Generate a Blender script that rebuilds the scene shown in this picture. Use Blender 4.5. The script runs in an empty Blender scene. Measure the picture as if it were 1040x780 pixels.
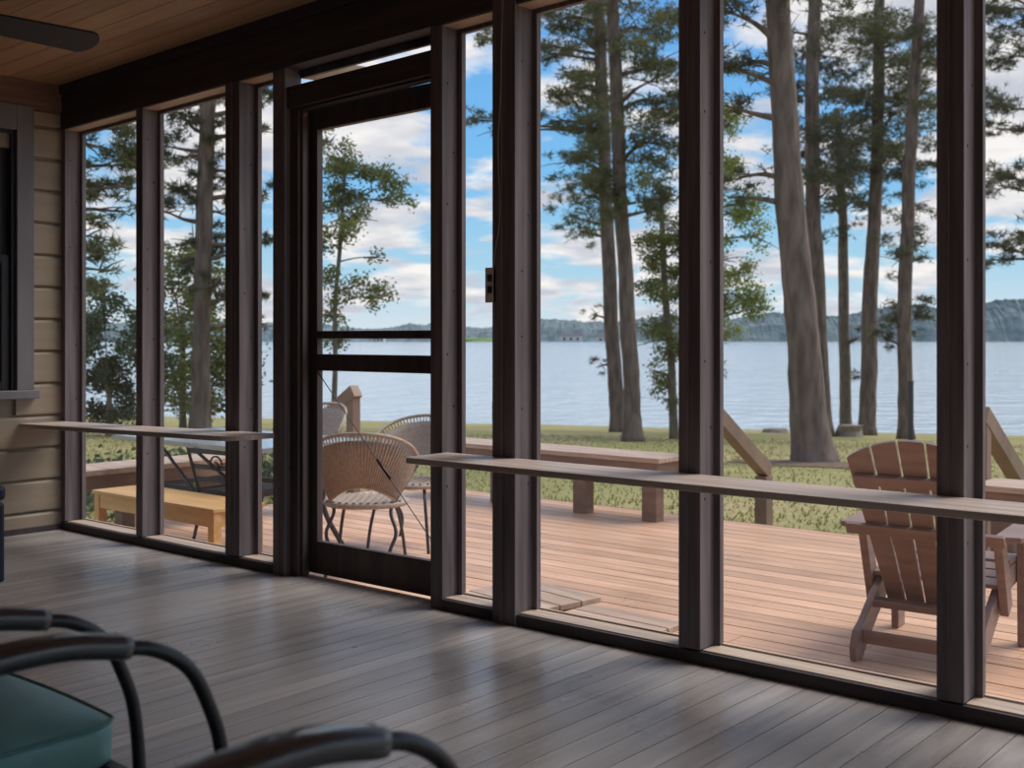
import bpy, bmesh, math, random
from math import sin, cos, pi, radians as rad, atan, sqrt
from mathutils import Vector, Matrix, noise

# ------------------------------------------------------------------ frame
FPX = 1159.0; EYE = 1.05; HOR = 343.0
YAW = atan(980.0 / FPX)
SN, CS = sin(YAW), cos(YAW)
D = 3.19                    # inner face of the screened wall
WX = -5.94                  # inner face of the left wall
DECK = -0.33
RX = 4.2                    # right end of the porch
def at(px, py, s):
    u = (px - 520.0) / FPX
    return Vector((s * (-SN + u * CS), s * (CS + u * SN), EYE + (HOR - py) * s / FPX))
def xw(px, Y=D):
    u = (px - 520.0) / FPX
    return Y * (-SN + u * CS) / (CS + u * SN)
def zb(X): return 2.193 + 0.0237 * (X + 5.91)      # underside of the top beam
def zc(X): return 2.432 + 0.0245 * (X + 5.94)      # underside of the ceiling
def lawn_z(x, y):
    s = -SN * x + CS * y; r = CS * x + SN * y
    se = s + 0.3 * r
    k = max(0.0, se - 11.0)
    return -0.52 - 0.0585 * k + 0.03 * noise.noise(Vector((x * .25, y * .25, 0)))
def onlawn(px, s):
    p = at(px, 400, s); p.z = lawn_z(p.x, p.y); return p
COL = bpy.context.scene.collection
rnd = random.Random(7)

# ------------------------------------------------------------------ helpers
def link(o): COL.objects.link(o); return o
def tag(o, label=None, cat=None, group=None, kind=None):
    if label: o['label'] = label
    if cat: o['category'] = cat
    if group: o['group'] = group
    if kind: o['kind'] = kind
    return o
def empty(name, loc=(0, 0, 0), rz=0, **k):
    o = bpy.data.objects.new(name, None); o.empty_display_size = .1
    link(o); o.location = loc; o.rotation_euler = (0, 0, rz)
    return tag(o, **k)
def obj(name, bm, m, parent=None, smooth=False, bevel=0, **k):
    me = bpy.data.meshes.new(name)
    bmesh.ops.recalc_face_normals(bm, faces=bm.faces)
    if smooth:
        for f in bm.faces: f.smooth = True
    bm.to_mesh(me); bm.free()
    me.materials.append(m)
    o = bpy.data.objects.new(name, me); link(o)
    if parent: o.parent = parent
    if bevel:
        b = o.modifiers.new('bevel', 'BEVEL'); b.width = bevel; b.segments = 2; b.limit_method = 'ANGLE'
    return tag(o, **k)
def raw(name, vs, fs, m, parent=None, smooth=False, **k):
    me = bpy.data.meshes.new(name); me.from_pydata(vs, [], fs); me.update()
    if smooth: me.polygons.foreach_set('use_smooth', [True] * len(me.polygons))
    me.materials.append(m)
    o = bpy.data.objects.new(name, me); link(o)
    if parent: o.parent = parent
    return tag(o, **k)
def B(): return bmesh.new()
def hexa(bm, v):
    q = [bm.verts.new(p) for p in v]
    for f in ((0, 3, 2, 1), (4, 5, 6, 7), (0, 1, 5, 4), (1, 2, 6, 5), (2, 3, 7, 6), (3, 0, 4, 7)):
        bm.faces.new([q[i] for i in f])
def box(bm, a, b):
    (x0, y0, z0), (x1, y1, z1) = a, b
    hexa(bm, [(x0, y0, z0), (x1, y0, z0), (x1, y1, z0), (x0, y1, z0), (x0, y0, z1), (x1, y0, z1), (x1, y1, z1), (x0, y1, z1)])
def boxz(bm, x0, x1, y0, y1, lo, hi):          # z given as functions of x or numbers
    f = lambda g, x: g(x) if callable(g) else g
    hexa(bm, [(x0, y0, f(lo, x0)), (x1, y0, f(lo, x1)), (x1, y1, f(lo, x1)), (x0, y1, f(lo, x0)),
              (x0, y0, f(hi, x0)), (x1, y0, f(hi, x1)), (x1, y1, f(hi, x1)), (x0, y1, f(hi, x0))])
def beam(bm, p, q, w, h, up=(0, 0, 1)):         # board from p to q, w sideways, h along up
    p, q = Vector(p), Vector(q); d = (q - p).normalized(); up = Vector(up)
    s = d.cross(up)
    if s.length < 1e-4: s = d.cross(Vector((0, 1, 0)))
    s.normalize(); t = s.cross(d).normalized()
    s *= w / 2; t *= h / 2
    hexa(bm, [p - s - t, p + s - t, q + s - t, q - s - t, p - s + t, p + s + t, q + s + t, q - s + t])
def prism(bm, poly, axis, a, b):                # poly in 2D, extruded along axis from a to b
    def P(u, v, w):
        return {'x': (w, u, v), 'y': (u, w, v), 'z': (u, v, w)}[axis]
    A = [bm.verts.new(P(u, v, a)) for u, v in poly]; C = [bm.verts.new(P(u, v, b)) for u, v in poly]
    n = len(poly)
    bm.faces.new(A); bm.faces.new(C[::-1])
    for i in range(n): bm.faces.new((A[i], A[(i + 1) % n], C[(i + 1) % n], C[i]))
def catmull(pts, n=6):
    P = [Vector(p) for p in pts]; P = [P[0] * 2 - P[1]] + P + [P[-1] * 2 - P[-2]]
    out = []
    for i in range(1, len(P) - 2):
        for k in range(n):
            t = k / n
            out.append(.5 * ((2 * P[i]) + (-P[i - 1] + P[i + 1]) * t + (2 * P[i - 1] - 5 * P[i] + 4 * P[i + 1] - P[i + 2]) * t * t
                             + (-P[i - 1] + 3 * P[i] - 3 * P[i + 1] + P[i + 2]) * t ** 3))
    out.append(P[-2]); return out
def tube(bm, pts, r, seg=8, squash=None, wob=0, sq=0):
    P = [Vector(p) for p in pts]; n = len(P); rings = []
    prev = None
    for i, p in enumerate(P):
        d = (P[min(i + 1, n - 1)] - P[max(i - 1, 0)])
        if d.length < 1e-9: d = Vector((0, 0, 1))
        d.normalize()
        if prev is None:
            a = Vector((1, 0, 0)) if abs(d.x) < .8 else Vector((0, 1, 0))
            s = d.cross(a).normalized()
        else:
            s = prev - d * prev.dot(d); s.normalize()
        prev = s; t = d.cross(s)
        R = r[i] if isinstance(r, (list, tuple)) else r
        ring = []
        for k in range(seg):
            th = 2 * pi * k / seg
            o = (s * cos(th) + t * sin(th)) * R
            if sq: o /= (abs(cos(th)) ** sq + abs(sin(th)) ** sq) ** (1 / sq)
            if wob: o *= 1 + wob * noise.noise((p + o) * 3.0)
            if squash:
                ax, f = squash; ax = Vector(ax); ax = (ax - d * ax.dot(d)).normalized(); o = o + ax * (o.dot(ax) * (f - 1))
            ring.append(bm.verts.new(p + o))
        rings.append(ring)
    for a, b in zip(rings, rings[1:]):
        for k in range(seg): bm.faces.new((a[k], a[(k + 1) % seg], b[(k + 1) % seg], b[k]))
    bm.faces.new(rings[0][::-1]); bm.faces.new(rings[-1])
def ball(bm, c, r, sc=(1, 1, 1), sub=2):
    m = Matrix.Translation(c) @ Matrix.Diagonal((*sc, 1))
    bmesh.ops.create_icosphere(bm, subdivisions=sub, radius=r, matrix=m)
def copy_tree(o, parent=None):
    c = o.copy(); link(c); c.parent = parent
    for ch in [x for x in bpy.data.objects if x.parent == o]: copy_tree(ch, c)
    return c

# ------------------------------------------------------------------ materials
def newmat(name):
    m = bpy.data.materials.new(name); m.use_nodes = True
    nt = m.node_tree; return m, nt, nt.nodes, nt.links, nt.nodes['Principled BSDF']
def mat(name, c1, c2=None, rough=.6, scale=(4, 4, 4), nscale=1.0, bump=0, metal=0, spec=.5, coat=0, detail=6, coord='Object', bdist=.01, ramp=(.35, .65)):
    m, nt, N, L, b = newmat(name)
    b.inputs['Roughness'].default_value = rough; b.inputs['Metallic'].default_value = metal
    b.inputs['Specular IOR Level'].default_value = spec; b.inputs['Coat Weight'].default_value = coat
    b.inputs['Base Color'].default_value = (*c1, 1)
    if c2 is None: c2 = tuple(x * .75 for x in c1)
    tc = N.new('ShaderNodeTexCoord'); mp = N.new('ShaderNodeMapping'); mp.inputs['Scale'].default_value = scale
    no = N.new('ShaderNodeTexNoise'); no.inputs['Scale'].default_value = nscale; no.inputs['Detail'].default_value = detail
    r = N.new('ShaderNodeValToRGB'); r.color_ramp.elements[0].position = ramp[0]; r.color_ramp.elements[1].position = ramp[1]
    r.color_ramp.elements[0].color = (*c2, 1); r.color_ramp.elements[1].color = (*c1, 1)
    L.new(tc.outputs[coord], mp.inputs[0]); L.new(mp.outputs[0], no.inputs[0]); L.new(no.outputs[0], r.inputs[0]); L.new(r.outputs[0], b.inputs['Base Color'])
    if bump:
        bp = N.new('ShaderNodeBump'); bp.inputs['Strength'].default_value = bump; bp.inputs['Distance'].default_value = bdist
        L.new(no.outputs[0], bp.inputs['Height']); L.new(bp.outputs[0], b.inputs['Normal'])
    return m
def board_mat(name, c1, c2, axis, width, offset, rough, stretch, bump=.3, spec=.5, vary=.25, rvar=.12, streak=None):
    """wood boards laid side by side along `axis` (0 or 1 or 2): each board gets its own tone and grain"""
    m, nt, N, L, b = newmat(name)
    b.inputs['Specular IOR Level'].default_value = spec
    tc = N.new('ShaderNodeTexCoord'); sp = N.new('ShaderNodeSeparateXYZ'); L.new(tc.outputs['Object'], sp.inputs[0])
    ma = N.new('ShaderNodeMath'); ma.operation = 'SUBTRACT'; ma.inputs[1].default_value = offset
    L.new(sp.outputs[axis], ma.inputs[0])
    mb = N.new('ShaderNodeMath'); mb.operation = 'DIVIDE'; mb.inputs[1].default_value = width; L.new(ma.outputs[0], mb.inputs[0])
    mf = N.new('ShaderNodeMath'); mf.operation = 'FLOOR'; L.new(mb.outputs[0], mf.inputs[0])
    wn = N.new('ShaderNodeTexWhiteNoise'); wn.noise_dimensions = '1D'; L.new(mf.outputs[0], wn.inputs['W'])
    mp = N.new('ShaderNodeMapping'); mp.inputs['Scale'].default_value = stretch; L.new(tc.outputs['Object'], mp.inputs[0])
    ad = N.new('ShaderNodeVectorMath'); ad.operation = 'ADD'; L.new(mp.outputs[0], ad.inputs[0])
    sc = N.new('ShaderNodeVectorMath'); sc.operation = 'SCALE'; sc.inputs['Scale'].default_value = 37; L.new(wn.outputs['Color'], sc.inputs[0]); L.new(sc.outputs[0], ad.inputs[1])
    no = N.new('ShaderNodeTexNoise'); no.inputs['Scale'].default_value = 1; no.inputs['Detail'].default_value = 8; no.inputs['Roughness'].default_value = .6
    L.new(ad.outputs[0], no.inputs[0])
    r = N.new('ShaderNodeValToRGB'); r.color_ramp.elements[0].position = .3; r.color_ramp.elements[1].position = .7
    r.color_ramp.elements[0].color = (*c2, 1); r.color_ramp.elements[1].color = (*c1, 1); L.new(no.outputs[0], r.inputs[0])
    hs = N.new('ShaderNodeHueSaturation'); L.new(r.outputs[0], hs.inputs['Color'])
    mr = N.new('ShaderNodeMapRange'); mr.inputs['To Min'].default_value = 1 - vary; mr.inputs['To Max'].default_value = 1 + vary
    L.new(wn.outputs['Value'], mr.inputs[0]); L.new(mr.outputs[0], hs.inputs['Value']); L.new(hs.outputs[0], b.inputs['Base Color'])
    big = N.new('ShaderNodeTexNoise'); big.inputs['Scale'].default_value = 1.6; big.inputs['Detail'].default_value = 5
    L.new(ad.outputs[0], big.inputs[0]) if streak else L.new(tc.outputs['Object'], big.inputs[0])
    rr = N.new('ShaderNodeMapRange'); rr.inputs['From Min'].default_value = .3; rr.inputs['From Max'].default_value = .7
    rr.inputs['To Min'].default_value = rough - rvar; rr.inputs['To Max'].default_value = rough + rvar
    L.new(big.outputs[0], rr.inputs[0]); L.new(rr.outputs[0], b.inputs['Roughness'])
    bp = N.new('ShaderNodeBump'); bp.inputs['Strength'].default_value = bump; bp.inputs['Distance'].default_value = .004
    L.new(no.outputs[0], bp.inputs['Height']); L.new(bp.outputs[0], b.inputs['Normal'])
    return m

FLW = .0864
M = {}
M['floor'] = board_mat('grey painted floorboards', (.40, .37, .355), (.25, .23, .225), 0, FLW, -5.94, .31, (26, 1.6, 10), bump=.5, vary=.14, rvar=.12)
M['ceil'] = board_mat('stained ceiling boards', (.50, .30, .17), (.38, .22, .12), 1, .127, 2.38, .5, (2, 30, 10), bump=.15, vary=.10)
M['deck'] = board_mat('weathered deck boards', (.82, .50, .32), (.56, .33, .21), 1, .142, 3.30, .42, (2.2, 26, 10), bump=.5, vary=.16, rvar=.16)
M['siding'] = mat('tan painted siding', (.34, .27, .195), (.30, .235, .17), rough=.6, scale=(1, 1, 20), bump=.05)
M['backwall'] = mat('dark stained wall boards', (.07, .055, .05), (.05, .04, .035), rough=.6)
M['frieze'] = mat('brown frieze wood', (.25, .14, .09), (.18, .10, .07), rough=.6, scale=(10, 2, 30))
M['post'] = mat('dark stained framing lumber', (.20, .168, .175), (.11, .09, .096), rough=.62, scale=(30, 30, 1.6), bump=.4, bdist=.003)
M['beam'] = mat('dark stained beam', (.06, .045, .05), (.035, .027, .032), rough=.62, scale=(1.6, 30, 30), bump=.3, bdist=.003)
M['sill'] = mat('sky-lit sill lumber', (.62, .49, .38), (.40, .31, .25), rough=.55, scale=(2, 30, 20), bump=.3, bdist=.003)  # pale colour carries the outdoor light falling on the plate top
M['shelf'] = mat('weathered shelf board', (.58, .47, .40), (.38, .31, .27), rough=.5, scale=(1.8, 28, 20), bump=.3, bdist=.003)
M['headplate'] = mat('bounce-lit head plate', (.50, .37, .27), (.34, .25, .19), rough=.6, scale=(2, 30, 20))  # deck bounce on the beam's underside put into a pale wood colour
M['doorwood'] = mat('dark brown door wood', (.085, .058, .052), (.05, .035, .034), rough=.55, scale=(20, 20, 2), bump=.25, bdist=.002)
M['casing'] = mat('grey painted casing', (.20, .19, .20), (.16, .15, .16), rough=.55, scale=(10, 10, 2))
M['sash'] = mat('dark window sash', (.03, .025, .03), rough=.4)
M['pane'] = mat('dark glazing', (.012, .012, .016), rough=.06, spec=.6)
M['blade'] = mat('dark fan blade', (.022, .018, .02), rough=.55, scale=(20, 3, 3))
M['bronze'] = mat('dark bronze metal', (.03, .027, .03), rough=.4, metal=.6)
M['chairmetal'] = mat('black powder coated metal', (.020, .019, .022), (.012, .012, .014), rough=.34, scale=(60, 60, 60), bump=.06, spec=.6)
M['armpad'] = mat('black moulded arm', (.035, .035, .04), (.025, .025, .03), rough=.28, scale=(80, 80, 80), bump=.04, spec=.8, coat=.5)
M['teal'] = mat('teal canvas', (.18, .44, .41), (.13, .36, .34), rough=.42, spec=.8, scale=(14, 14, 14), bump=.2, bdist=.003)
M['tealpipe'] = mat('teal piping', (.13, .36, .33), rough=.5)
M['steel'] = mat('dull steel', (.45, .45, .45), rough=.35, metal=.9)
M['navy'] = mat('navy vinyl', (.010, .014, .045), rough=.45)
M['cable'] = mat('brown cable', (.30, .22, .17), rough=.5)
M['boxplate'] = mat('aged switch box', (.75, .66, .60), (.55, .48, .44), rough=.5, scale=(20, 20, 20))
M['plastic'] = mat('dark toggle', (.05, .04, .04), rough=.4)
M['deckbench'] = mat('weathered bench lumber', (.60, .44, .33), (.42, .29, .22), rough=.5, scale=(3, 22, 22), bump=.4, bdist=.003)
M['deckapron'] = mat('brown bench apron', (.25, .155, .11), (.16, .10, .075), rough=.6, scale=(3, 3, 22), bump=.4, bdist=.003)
M['rail'] = mat('brown rail lumber', (.30, .19, .13), (.19, .12, .085), rough=.55, scale=(3, 3, 3), bump=.3)
M['honey'] = mat('honey pine', (.70, .42, .17), (.58, .33, .12), rough=.42, scale=(3, 24, 24), bump=.15, bdist=.002)
M['adiron'] = mat('brown adirondack lumber', (.31, .205, .17), (.24, .155, .13), rough=.46, scale=(4, 4, 30), bump=.1, bdist=.002)
M['wicker'] = mat('tan wicker', (.47, .37, .30), (.33, .26, .20), rough=.55, scale=(60, 60, 60), bump=.7, bdist=.004)
M['glass_top'] = mat('frosted glass table top', (.42, .47, .52), rough=.15, spec=.6)
M['graymetal'] = mat('dark grey metal', (.06, .06, .07), rough=.42, metal=.3)
M['bark'] = mat('pine bark', (.20, .15, .125), (.085, .062, .052), rough=.9, scale=(7, 7, 1.6), bump=.9, bdist=.05)
M['bark2'] = mat('smooth bark', (.20, .165, .13), (.11, .088, .068), rough=.9, scale=(9, 9, 3), bump=.5, bdist=.02)
M['stump'] = mat('old stump wood', (.27, .23, .19), (.17, .14, .12), rough=.9, scale=(6, 6, 3), bump=.6)
M['stone'] = mat('grey stone', (.30, .27, .24), (.2, .18, .16), rough=.85, bump=.5)
M['mulch'] = mat('pine straw', (.20, .12, .075), (.12, .075, .05), rough=.95, scale=(8, 8, 8), bump=.7)
M['housewhite'] = mat('pale lakeside siding', (.55, .55, .55), rough=.7)
M['houseroof'] = mat('grey roof', (.13, .13, .15), rough=.8)
M['exterior_pine'] = mat('pale rafter wood', (.42, .32, .22), rough=.7)

m_, nt_, N_, L_, b_ = newmat('lit globe'); b_.inputs['Emission Color'].default_value = (1, .88, .74, 1); b_.inputs['Emission Strength'].default_value = 8; M['globe'] = m_
def leaf_mat(name, c1, c2, trans=.35):
    m, nt, N, L, b = newmat(name)
    b.inputs['Roughness'].default_value = .6; b.inputs['Specular IOR Level'].default_value = .25
    tc = N.new('ShaderNodeTexCoord'); no = N.new('ShaderNodeTexNoise'); no.inputs['Scale'].default_value = 1.1; no.inputs['Detail'].default_value = 4
    r = N.new('ShaderNodeValToRGB'); r.color_ramp.elements[0].position = .3; r.color_ramp.elements[1].position = .7
    r.color_ramp.elements[0].color = (*c2, 1); r.color_ramp.elements[1].color = (*c1, 1)
    L.new(tc.outputs['Object'], no.inputs[0]); L.new(no.outputs[0], r.inputs[0]); L.new(r.outputs[0], b.inputs['Base Color'])
    tr = N.new('ShaderNodeBsdfTranslucent'); L.new(r.outputs[0], tr.inputs[0])
    mx = N.new('ShaderNodeMixShader'); mx.inputs[0].default_value = trans
    L.new(b.outputs[0], mx.inputs[1]); L.new(tr.outputs[0], mx.inputs[2]); L.new(mx.outputs[0], N['Material Output'].inputs[0])
    return m
M['needle'] = leaf_mat('pine needles', (.19, .20, .085), (.10, .11, .055))
M['needle_dark'] = leaf_mat('dark pine needles', (.14, .15, .085), (.075, .082, .052))
M['leaf'] = leaf_mat('green leaves', (.25, .28, .10), (.14, .16, .065))
M['leaf_yellow'] = leaf_mat('yellow green leaves', (.36, .40, .10), (.20, .26, .07), .45)
M['leaf_dark'] = leaf_mat('dark shrub leaves', (.13, .165, .085), (.06, .085, .05))
M['grassblade'] = leaf_mat('grass blades', (.34, .32, .13), (.27, .26, .10), .3)

# insect screen: fine mesh, mostly open
def screen_mat():
    m, nt, N, L, b = newmat('insect screen')
    b.inputs['Base Color'].default_value = (.62, .60, .58, 1); b.inputs['Roughness'].default_value = .5
    tp = N.new('ShaderNodeBsdfTransparent'); mx = N.new('ShaderNodeMixShader'); mx.inputs[0].default_value = .14
    L.new(tp.outputs[0], mx.inputs[1]); L.new(b.outputs[0], mx.inputs[2]); L.new(mx.outputs[0], N['Material Output'].inputs[0])
    return m
M['screen'] = screen_mat()
# lawn
def lawn_mat():
    m, nt, N, L, b = newmat('lawn turf')
    b.inputs['Roughness'].default_value = .9; b.inputs['Specular IOR Level'].default_value = .2
    tc = N.new('ShaderNodeTexCoord')
    n1 = N.new('ShaderNodeTexNoise'); n1.inputs['Scale'].default_value = .35; n1.inputs['Detail'].default_value = 6
    n2 = N.new('ShaderNodeTexNoise'); n2.inputs['Scale'].default_value = 9; n2.inputs['Detail'].default_value = 6
    for n in (n1, n2): L.new(tc.outputs['Object'], n.inputs[0])
    r = N.new('ShaderNodeValToRGB'); e = r.color_ramp.elements
    e[0].position = .35; e[0].color = (.24, .235, .085, 1); e[1].position = .68; e[1].color = (.38, .30, .15, 1)
    x = e.new(.5); x.color = (.31, .28, .115, 1)
    L.new(n1.outputs[0], r.inputs[0])
    mx = N.new('ShaderNodeMix'); mx.data_type = 'RGBA'; mx.blend_type = 'OVERLAY'; mx.inputs[0].default_value = .6
    L.new(r.outputs[0], mx.inputs[6]); L.new(n2.outputs['Color'], mx.inputs[7]); 
    hs = N.new('ShaderNodeRGBToBW'); L.new(n2.outputs['Color'], hs.inputs[0]); L.new(hs.outputs[0], mx.inputs[7])
    L.new(mx.outputs[2], b.inputs['Base Color'])
    bp = N.new('ShaderNodeBump'); bp.inputs['Strength'].default_value = .6; bp.inputs['Distance'].default_value = .05
    L.new(n2.outputs[0], bp.inputs['Height']); L.new(bp.outputs[0], b.inputs['Normal'])
    return m
M['lawn'] = lawn_mat()
def lake_mat():
    m, nt, N, L, b = newmat('lake water')
    b.inputs['Base Color'].default_value = (.56, .63, .66, 1); b.inputs['Roughness'].default_value = .10
    tc = N.new('ShaderNodeTexCoord'); mp = N.new('ShaderNodeMapping'); mp.inputs['Rotation'].default_value = (0, 0, -YAW); mp.inputs['Scale'].default_value = (1, 1, 1)
    L.new(tc.outputs['Object'], mp.inputs[0])
    n1 = N.new('ShaderNodeTexNoise'); n1.inputs['Scale'].default_value = .5; n1.inputs['Detail'].default_value = 5
    n2 = N.new('ShaderNodeTexNoise'); n2.inputs['Scale'].default_value = .09; n2.inputs['Detail'].default_value = 4
    for n in (n1, n2): L.new(mp.outputs[0], n.inputs[0])
    a = N.new('ShaderNodeMath'); a.operation = 'ADD'; L.new(n1.outputs[0], a.inputs[0]); L.new(n2.outputs[0], a.inputs[1])
    bp = N.new('ShaderNodeBump'); bp.inputs['Strength'].default_value = .8; bp.inputs['Distance'].default_value = 1.2
    L.new(a.outputs[0], bp.inputs['Height']); L.new(bp.outputs[0], b.inputs['Normal'])
    return m
M['lake'] = lake_mat()
M['shore'] = mat('hazy far tree cover', (.19, .25, .26), (.12, .165, .175), rough=.95, scale=(.12, .12, .12), bump=1, bdist=3, detail=8)  # haze over the lake put into the pale bluish tree colour
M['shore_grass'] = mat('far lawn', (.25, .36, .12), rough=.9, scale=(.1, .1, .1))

# ------------------------------------------------------------------ porch shell
bm = B(); x = -5.94 - FLW
while x < RX:
    box(bm, (x + .0014, -1.6, -.03), (x + FLW - .0014, D + .099, 0)); x += FLW
box(bm, (-6.1, -1.6, -.10), (RX, D + .1, -.031))
obj('floor', bm, M['floor'], kind='structure')

bm = B(); y = 2.38 - 32 * .127
while y < D + .35:
    boxz(bm, WX - .12, RX + .1, y + .002, y + .125, lambda X: zc(X), lambda X: zc(X) + .02); y += .127
boxz(bm, WX - .12, RX + .1, -1.75, D + .36, lambda X: zc(X) + .021, lambda X: zc(X) + .12)
obj('ceiling', bm, M['ceil'], kind='structure')

# left wall: horizontal boards with grooves, round a window
wy0, wy1, wz0, wz1 = 2.02, 2.935, .77, 2.16        # opening
wl = empty('wall_left', (0, 0, 0), kind='structure')
bm = B(); sp = .174; z = -.065
while z < 2.29:
    a, b = max(z + .006, 0), min(z + sp - .006, 2.285)
    rs = [(-1.6, wy0), (wy1, D + .02)] if (b > wz0 and a < wz1) else [(-1.6, D + .02)]
    for ya, yb in rs:
        v = [(WX - .022, a), (WX - .002, a), (WX, a + .006), (WX, b - .014), (WX - .012, b), (WX - .022, b)]
        prism(bm, [(q[0], q[1]) for q in v], 'y', ya, yb)
    z += sp
for ya, yb, za, zd in ((-1.6, wy0, 0, 2.6), (wy1, D + .12, 0, 2.6), (wy0, wy1, 0, wz0), (wy0, wy1, wz1, 2.6)):
    box(bm, (WX - .12, ya, za - .1), (WX - .023, yb, za + (zd - za)))
obj('siding', bm, M['siding'], wl)
bm = B(); box(bm, (WX - .02, -1.6, 2.285), (WX + .012, D - .0, 2.432)); obj('frieze_board', bm, M['frieze'], wl)
bm = B(); box(bm, (WX - .0, -1.6, 0), (WX + .012, D - .001, .03)); obj('base_strip', bm, M['beam'], wl)

w = empty('window_1', (WX, 2.48, wz0), kind='structure')
w_inv = Matrix.Translation((-WX, -2.48, -wz0))
def lobj(name, bm, m, parent, **k):
    bm.transform(Matrix.Translation(-parent.location)); return obj(name, bm, m, parent, **k)
bm = B()
box(bm, (WX, wy1 - .005, wz0), (WX + .022, wy1 + .09, wz1 + .13)); box(bm, (WX, wy0 - .1, wz0), (WX + .022, wy0 + .005, wz1 + .13))
box(bm, (WX, wy0 + .005, wz1 - .005), (WX + .022, wy1 - .005, wz1 + .13))
lobj('casing', bm, M['casing'], w, bevel=.003)
bm = B(); box(bm, (WX - .1, wy0 - .12, wz0 - .045), (WX + .05, wy1 + .11, wz0)); lobj('sill', bm, M['casing'], w, bevel=.004)
bm = B()
for ya, yb in ((wy0, wy0 + .025), (wy1 - .025, wy1)): box(bm, (WX - .1, ya, wz0), (WX, yb, wz1))
box(bm, (WX - .1, wy0 + .025, wz1 - .025), (WX, wy1 - .025, wz1)); lobj('jamb', bm, M['sash'], w)
mz = 1.47
for nm, za, zd, xx in (('upper_sash', mz - .02, wz1 - .026, WX - .075), ('lower_sash', wz0 + .001, mz + .02, WX - .045)):
    bm = B(); t = .045
    box(bm, (xx, wy0 + .026, za), (xx + .028, wy0 + .026 + t, zd)); box(bm, (xx, wy1 - .026 - t, za), (xx + .028, wy1 - .026, zd))
    box(bm, (xx, wy0 + .026 + t, za), (xx + .028, wy1 - .026 - t, za + t)); box(bm, (xx, wy0 + .026 + t, zd - t), (xx + .028, wy1 - .026 - t, zd))
    s_ = lobj(nm, bm, M['sash'], w, bevel=.003)
    bm = B(); box(bm, (xx + .01, wy0 + .07, za + t), (xx + .015, wy1 - .07, zd - t)); bm.transform(Matrix.Translation(-w.location)); obj('pane', bm, M['pane'], s_)

# house wall behind, end wall to the right (screened, open)
bm = B(); z = 0
while z < 2.9:
    prism(bm, [(-1.6, z), (-1.58, z + .01), (-1.6 + .004, z + .172), (-1.6, z + .173)], 'x', WX - .1, RX + .1); z += .174
box(bm, (WX - .1, -1.72, -.1), (RX + .1, -1.6, 2.95)); obj('wall_back', bm, M['backwall'], kind='structure')
wr = empty('wall_right', (RX, 0, 0), kind='structure')
for yy in (-1.55, -.6, .4, 1.4, 2.35):
    bm = B(); box(bm, (RX, yy, 0), (RX + .1, yy + .09, zc(RX))); lobj('post', bm, M['post'], wr)
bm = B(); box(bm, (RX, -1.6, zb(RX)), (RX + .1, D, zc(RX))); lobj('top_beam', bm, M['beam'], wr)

# screened wall: posts from their edges in view
wf = empty('wall_front', (0, 0, 0), kind='structure')
SILL = .045; PD = .095
posts = [(60, 66), (138, 144.5), (229, 243), (277, 289), (437, 449), (502, 525), (689, 711), (951, 979)]
PX = [(xw(a), xw(b)) for a, b in posts]
PX[0] = (WX + .002, xw(66))
for xx in (-.25, .75, 1.75, 2.8, 3.9): PX.append((xx, xx + .08))
for i, (a, b) in enumerate(PX):
    bm = B(); top = (lambda X: zc(X) - .001) if i == 5 else (lambda X: zb(X) + .01)
    y0 = D - .012 if i == 5 else D
    boxz(bm, a, b, y0, D + PD, 0.001 if i in (3, 4, 5) else SILL, top)
    if i in (5,):   # doubled column: seam groove
        boxz(bm, a + .01, a + .05, y0 - .006, y0, 0.001, top)
    if i in (2, 6, 7): boxz(bm, a + .003, (a + b) / 2 - .002, D - .004, D, SILL, lambda X: zb(X))
    # nail heads on the side facing the camera
    o = obj('post', bm, M['post'], wf, bevel=.0025)
    bm = B(); r_ = random.Random(i)
    for k in range(7):
        zz = .5 + k * .26 + r_.uniform(-.05, .05); ball(bm, (b + .0, D + r_.choice((.03, .065)), zz), .005, (.35, 1, 1.2), 1)
    obj('nail_heads', bm, M['sash'], o, smooth=True, kind='stuff')
bm = B()
boxz(bm, WX + .002, RX, D + .001, D + PD + .0, zb, lambda X: zc(X) - .001)
boxz(bm, WX + .002, PX[5][0], D - .006, D + .001, lambda X: zb(X) + .0, lambda X: zb(X) + .185)
boxz(bm, PX[5][1], RX, D - .006, D + .001, lambda X: zb(X) + .0, lambda X: zb(X) + .185)
boxz(bm, WX + .002, PX[5][0], D - .02, D + .001, lambda X: zb(X) + .19, lambda X: zc(X) - .001)
boxz(bm, PX[5][1], RX, D - .02, D + .001, lambda X: zb(X) + .19, lambda X: zc(X) - .001)
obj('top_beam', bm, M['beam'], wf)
# bottom plates (shade put into the dark inner edge, skylight into the pale top)
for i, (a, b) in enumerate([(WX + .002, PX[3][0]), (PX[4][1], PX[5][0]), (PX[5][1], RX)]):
    bm = B(); box(bm, (a, D - .004, .001), (b, D + .012, SILL - .004)); obj('shaded_plate_edge', bm, M['beam'], wf, bevel=.002)  # room-side shade of the plate put into a darker colour
for (a, b), (c, d) in zip(PX, PX[1:]):
    if abs(a - PX[3][0]) < 1e-6: continue
    bm = B(); box(bm, (b, D + .0125, .002), (c, D + PD + .01, SILL)); obj('sill', bm, M['sill'], wf, bevel=.003)
for i, (a, b) in enumerate(PX):
    if i in (3, 4, 5): continue
    bm = B(); box(bm, (a, D + .0125, .002), (b, D + PD, SILL - .001)); obj('plate_block', bm, M['beam'], wf)

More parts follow.
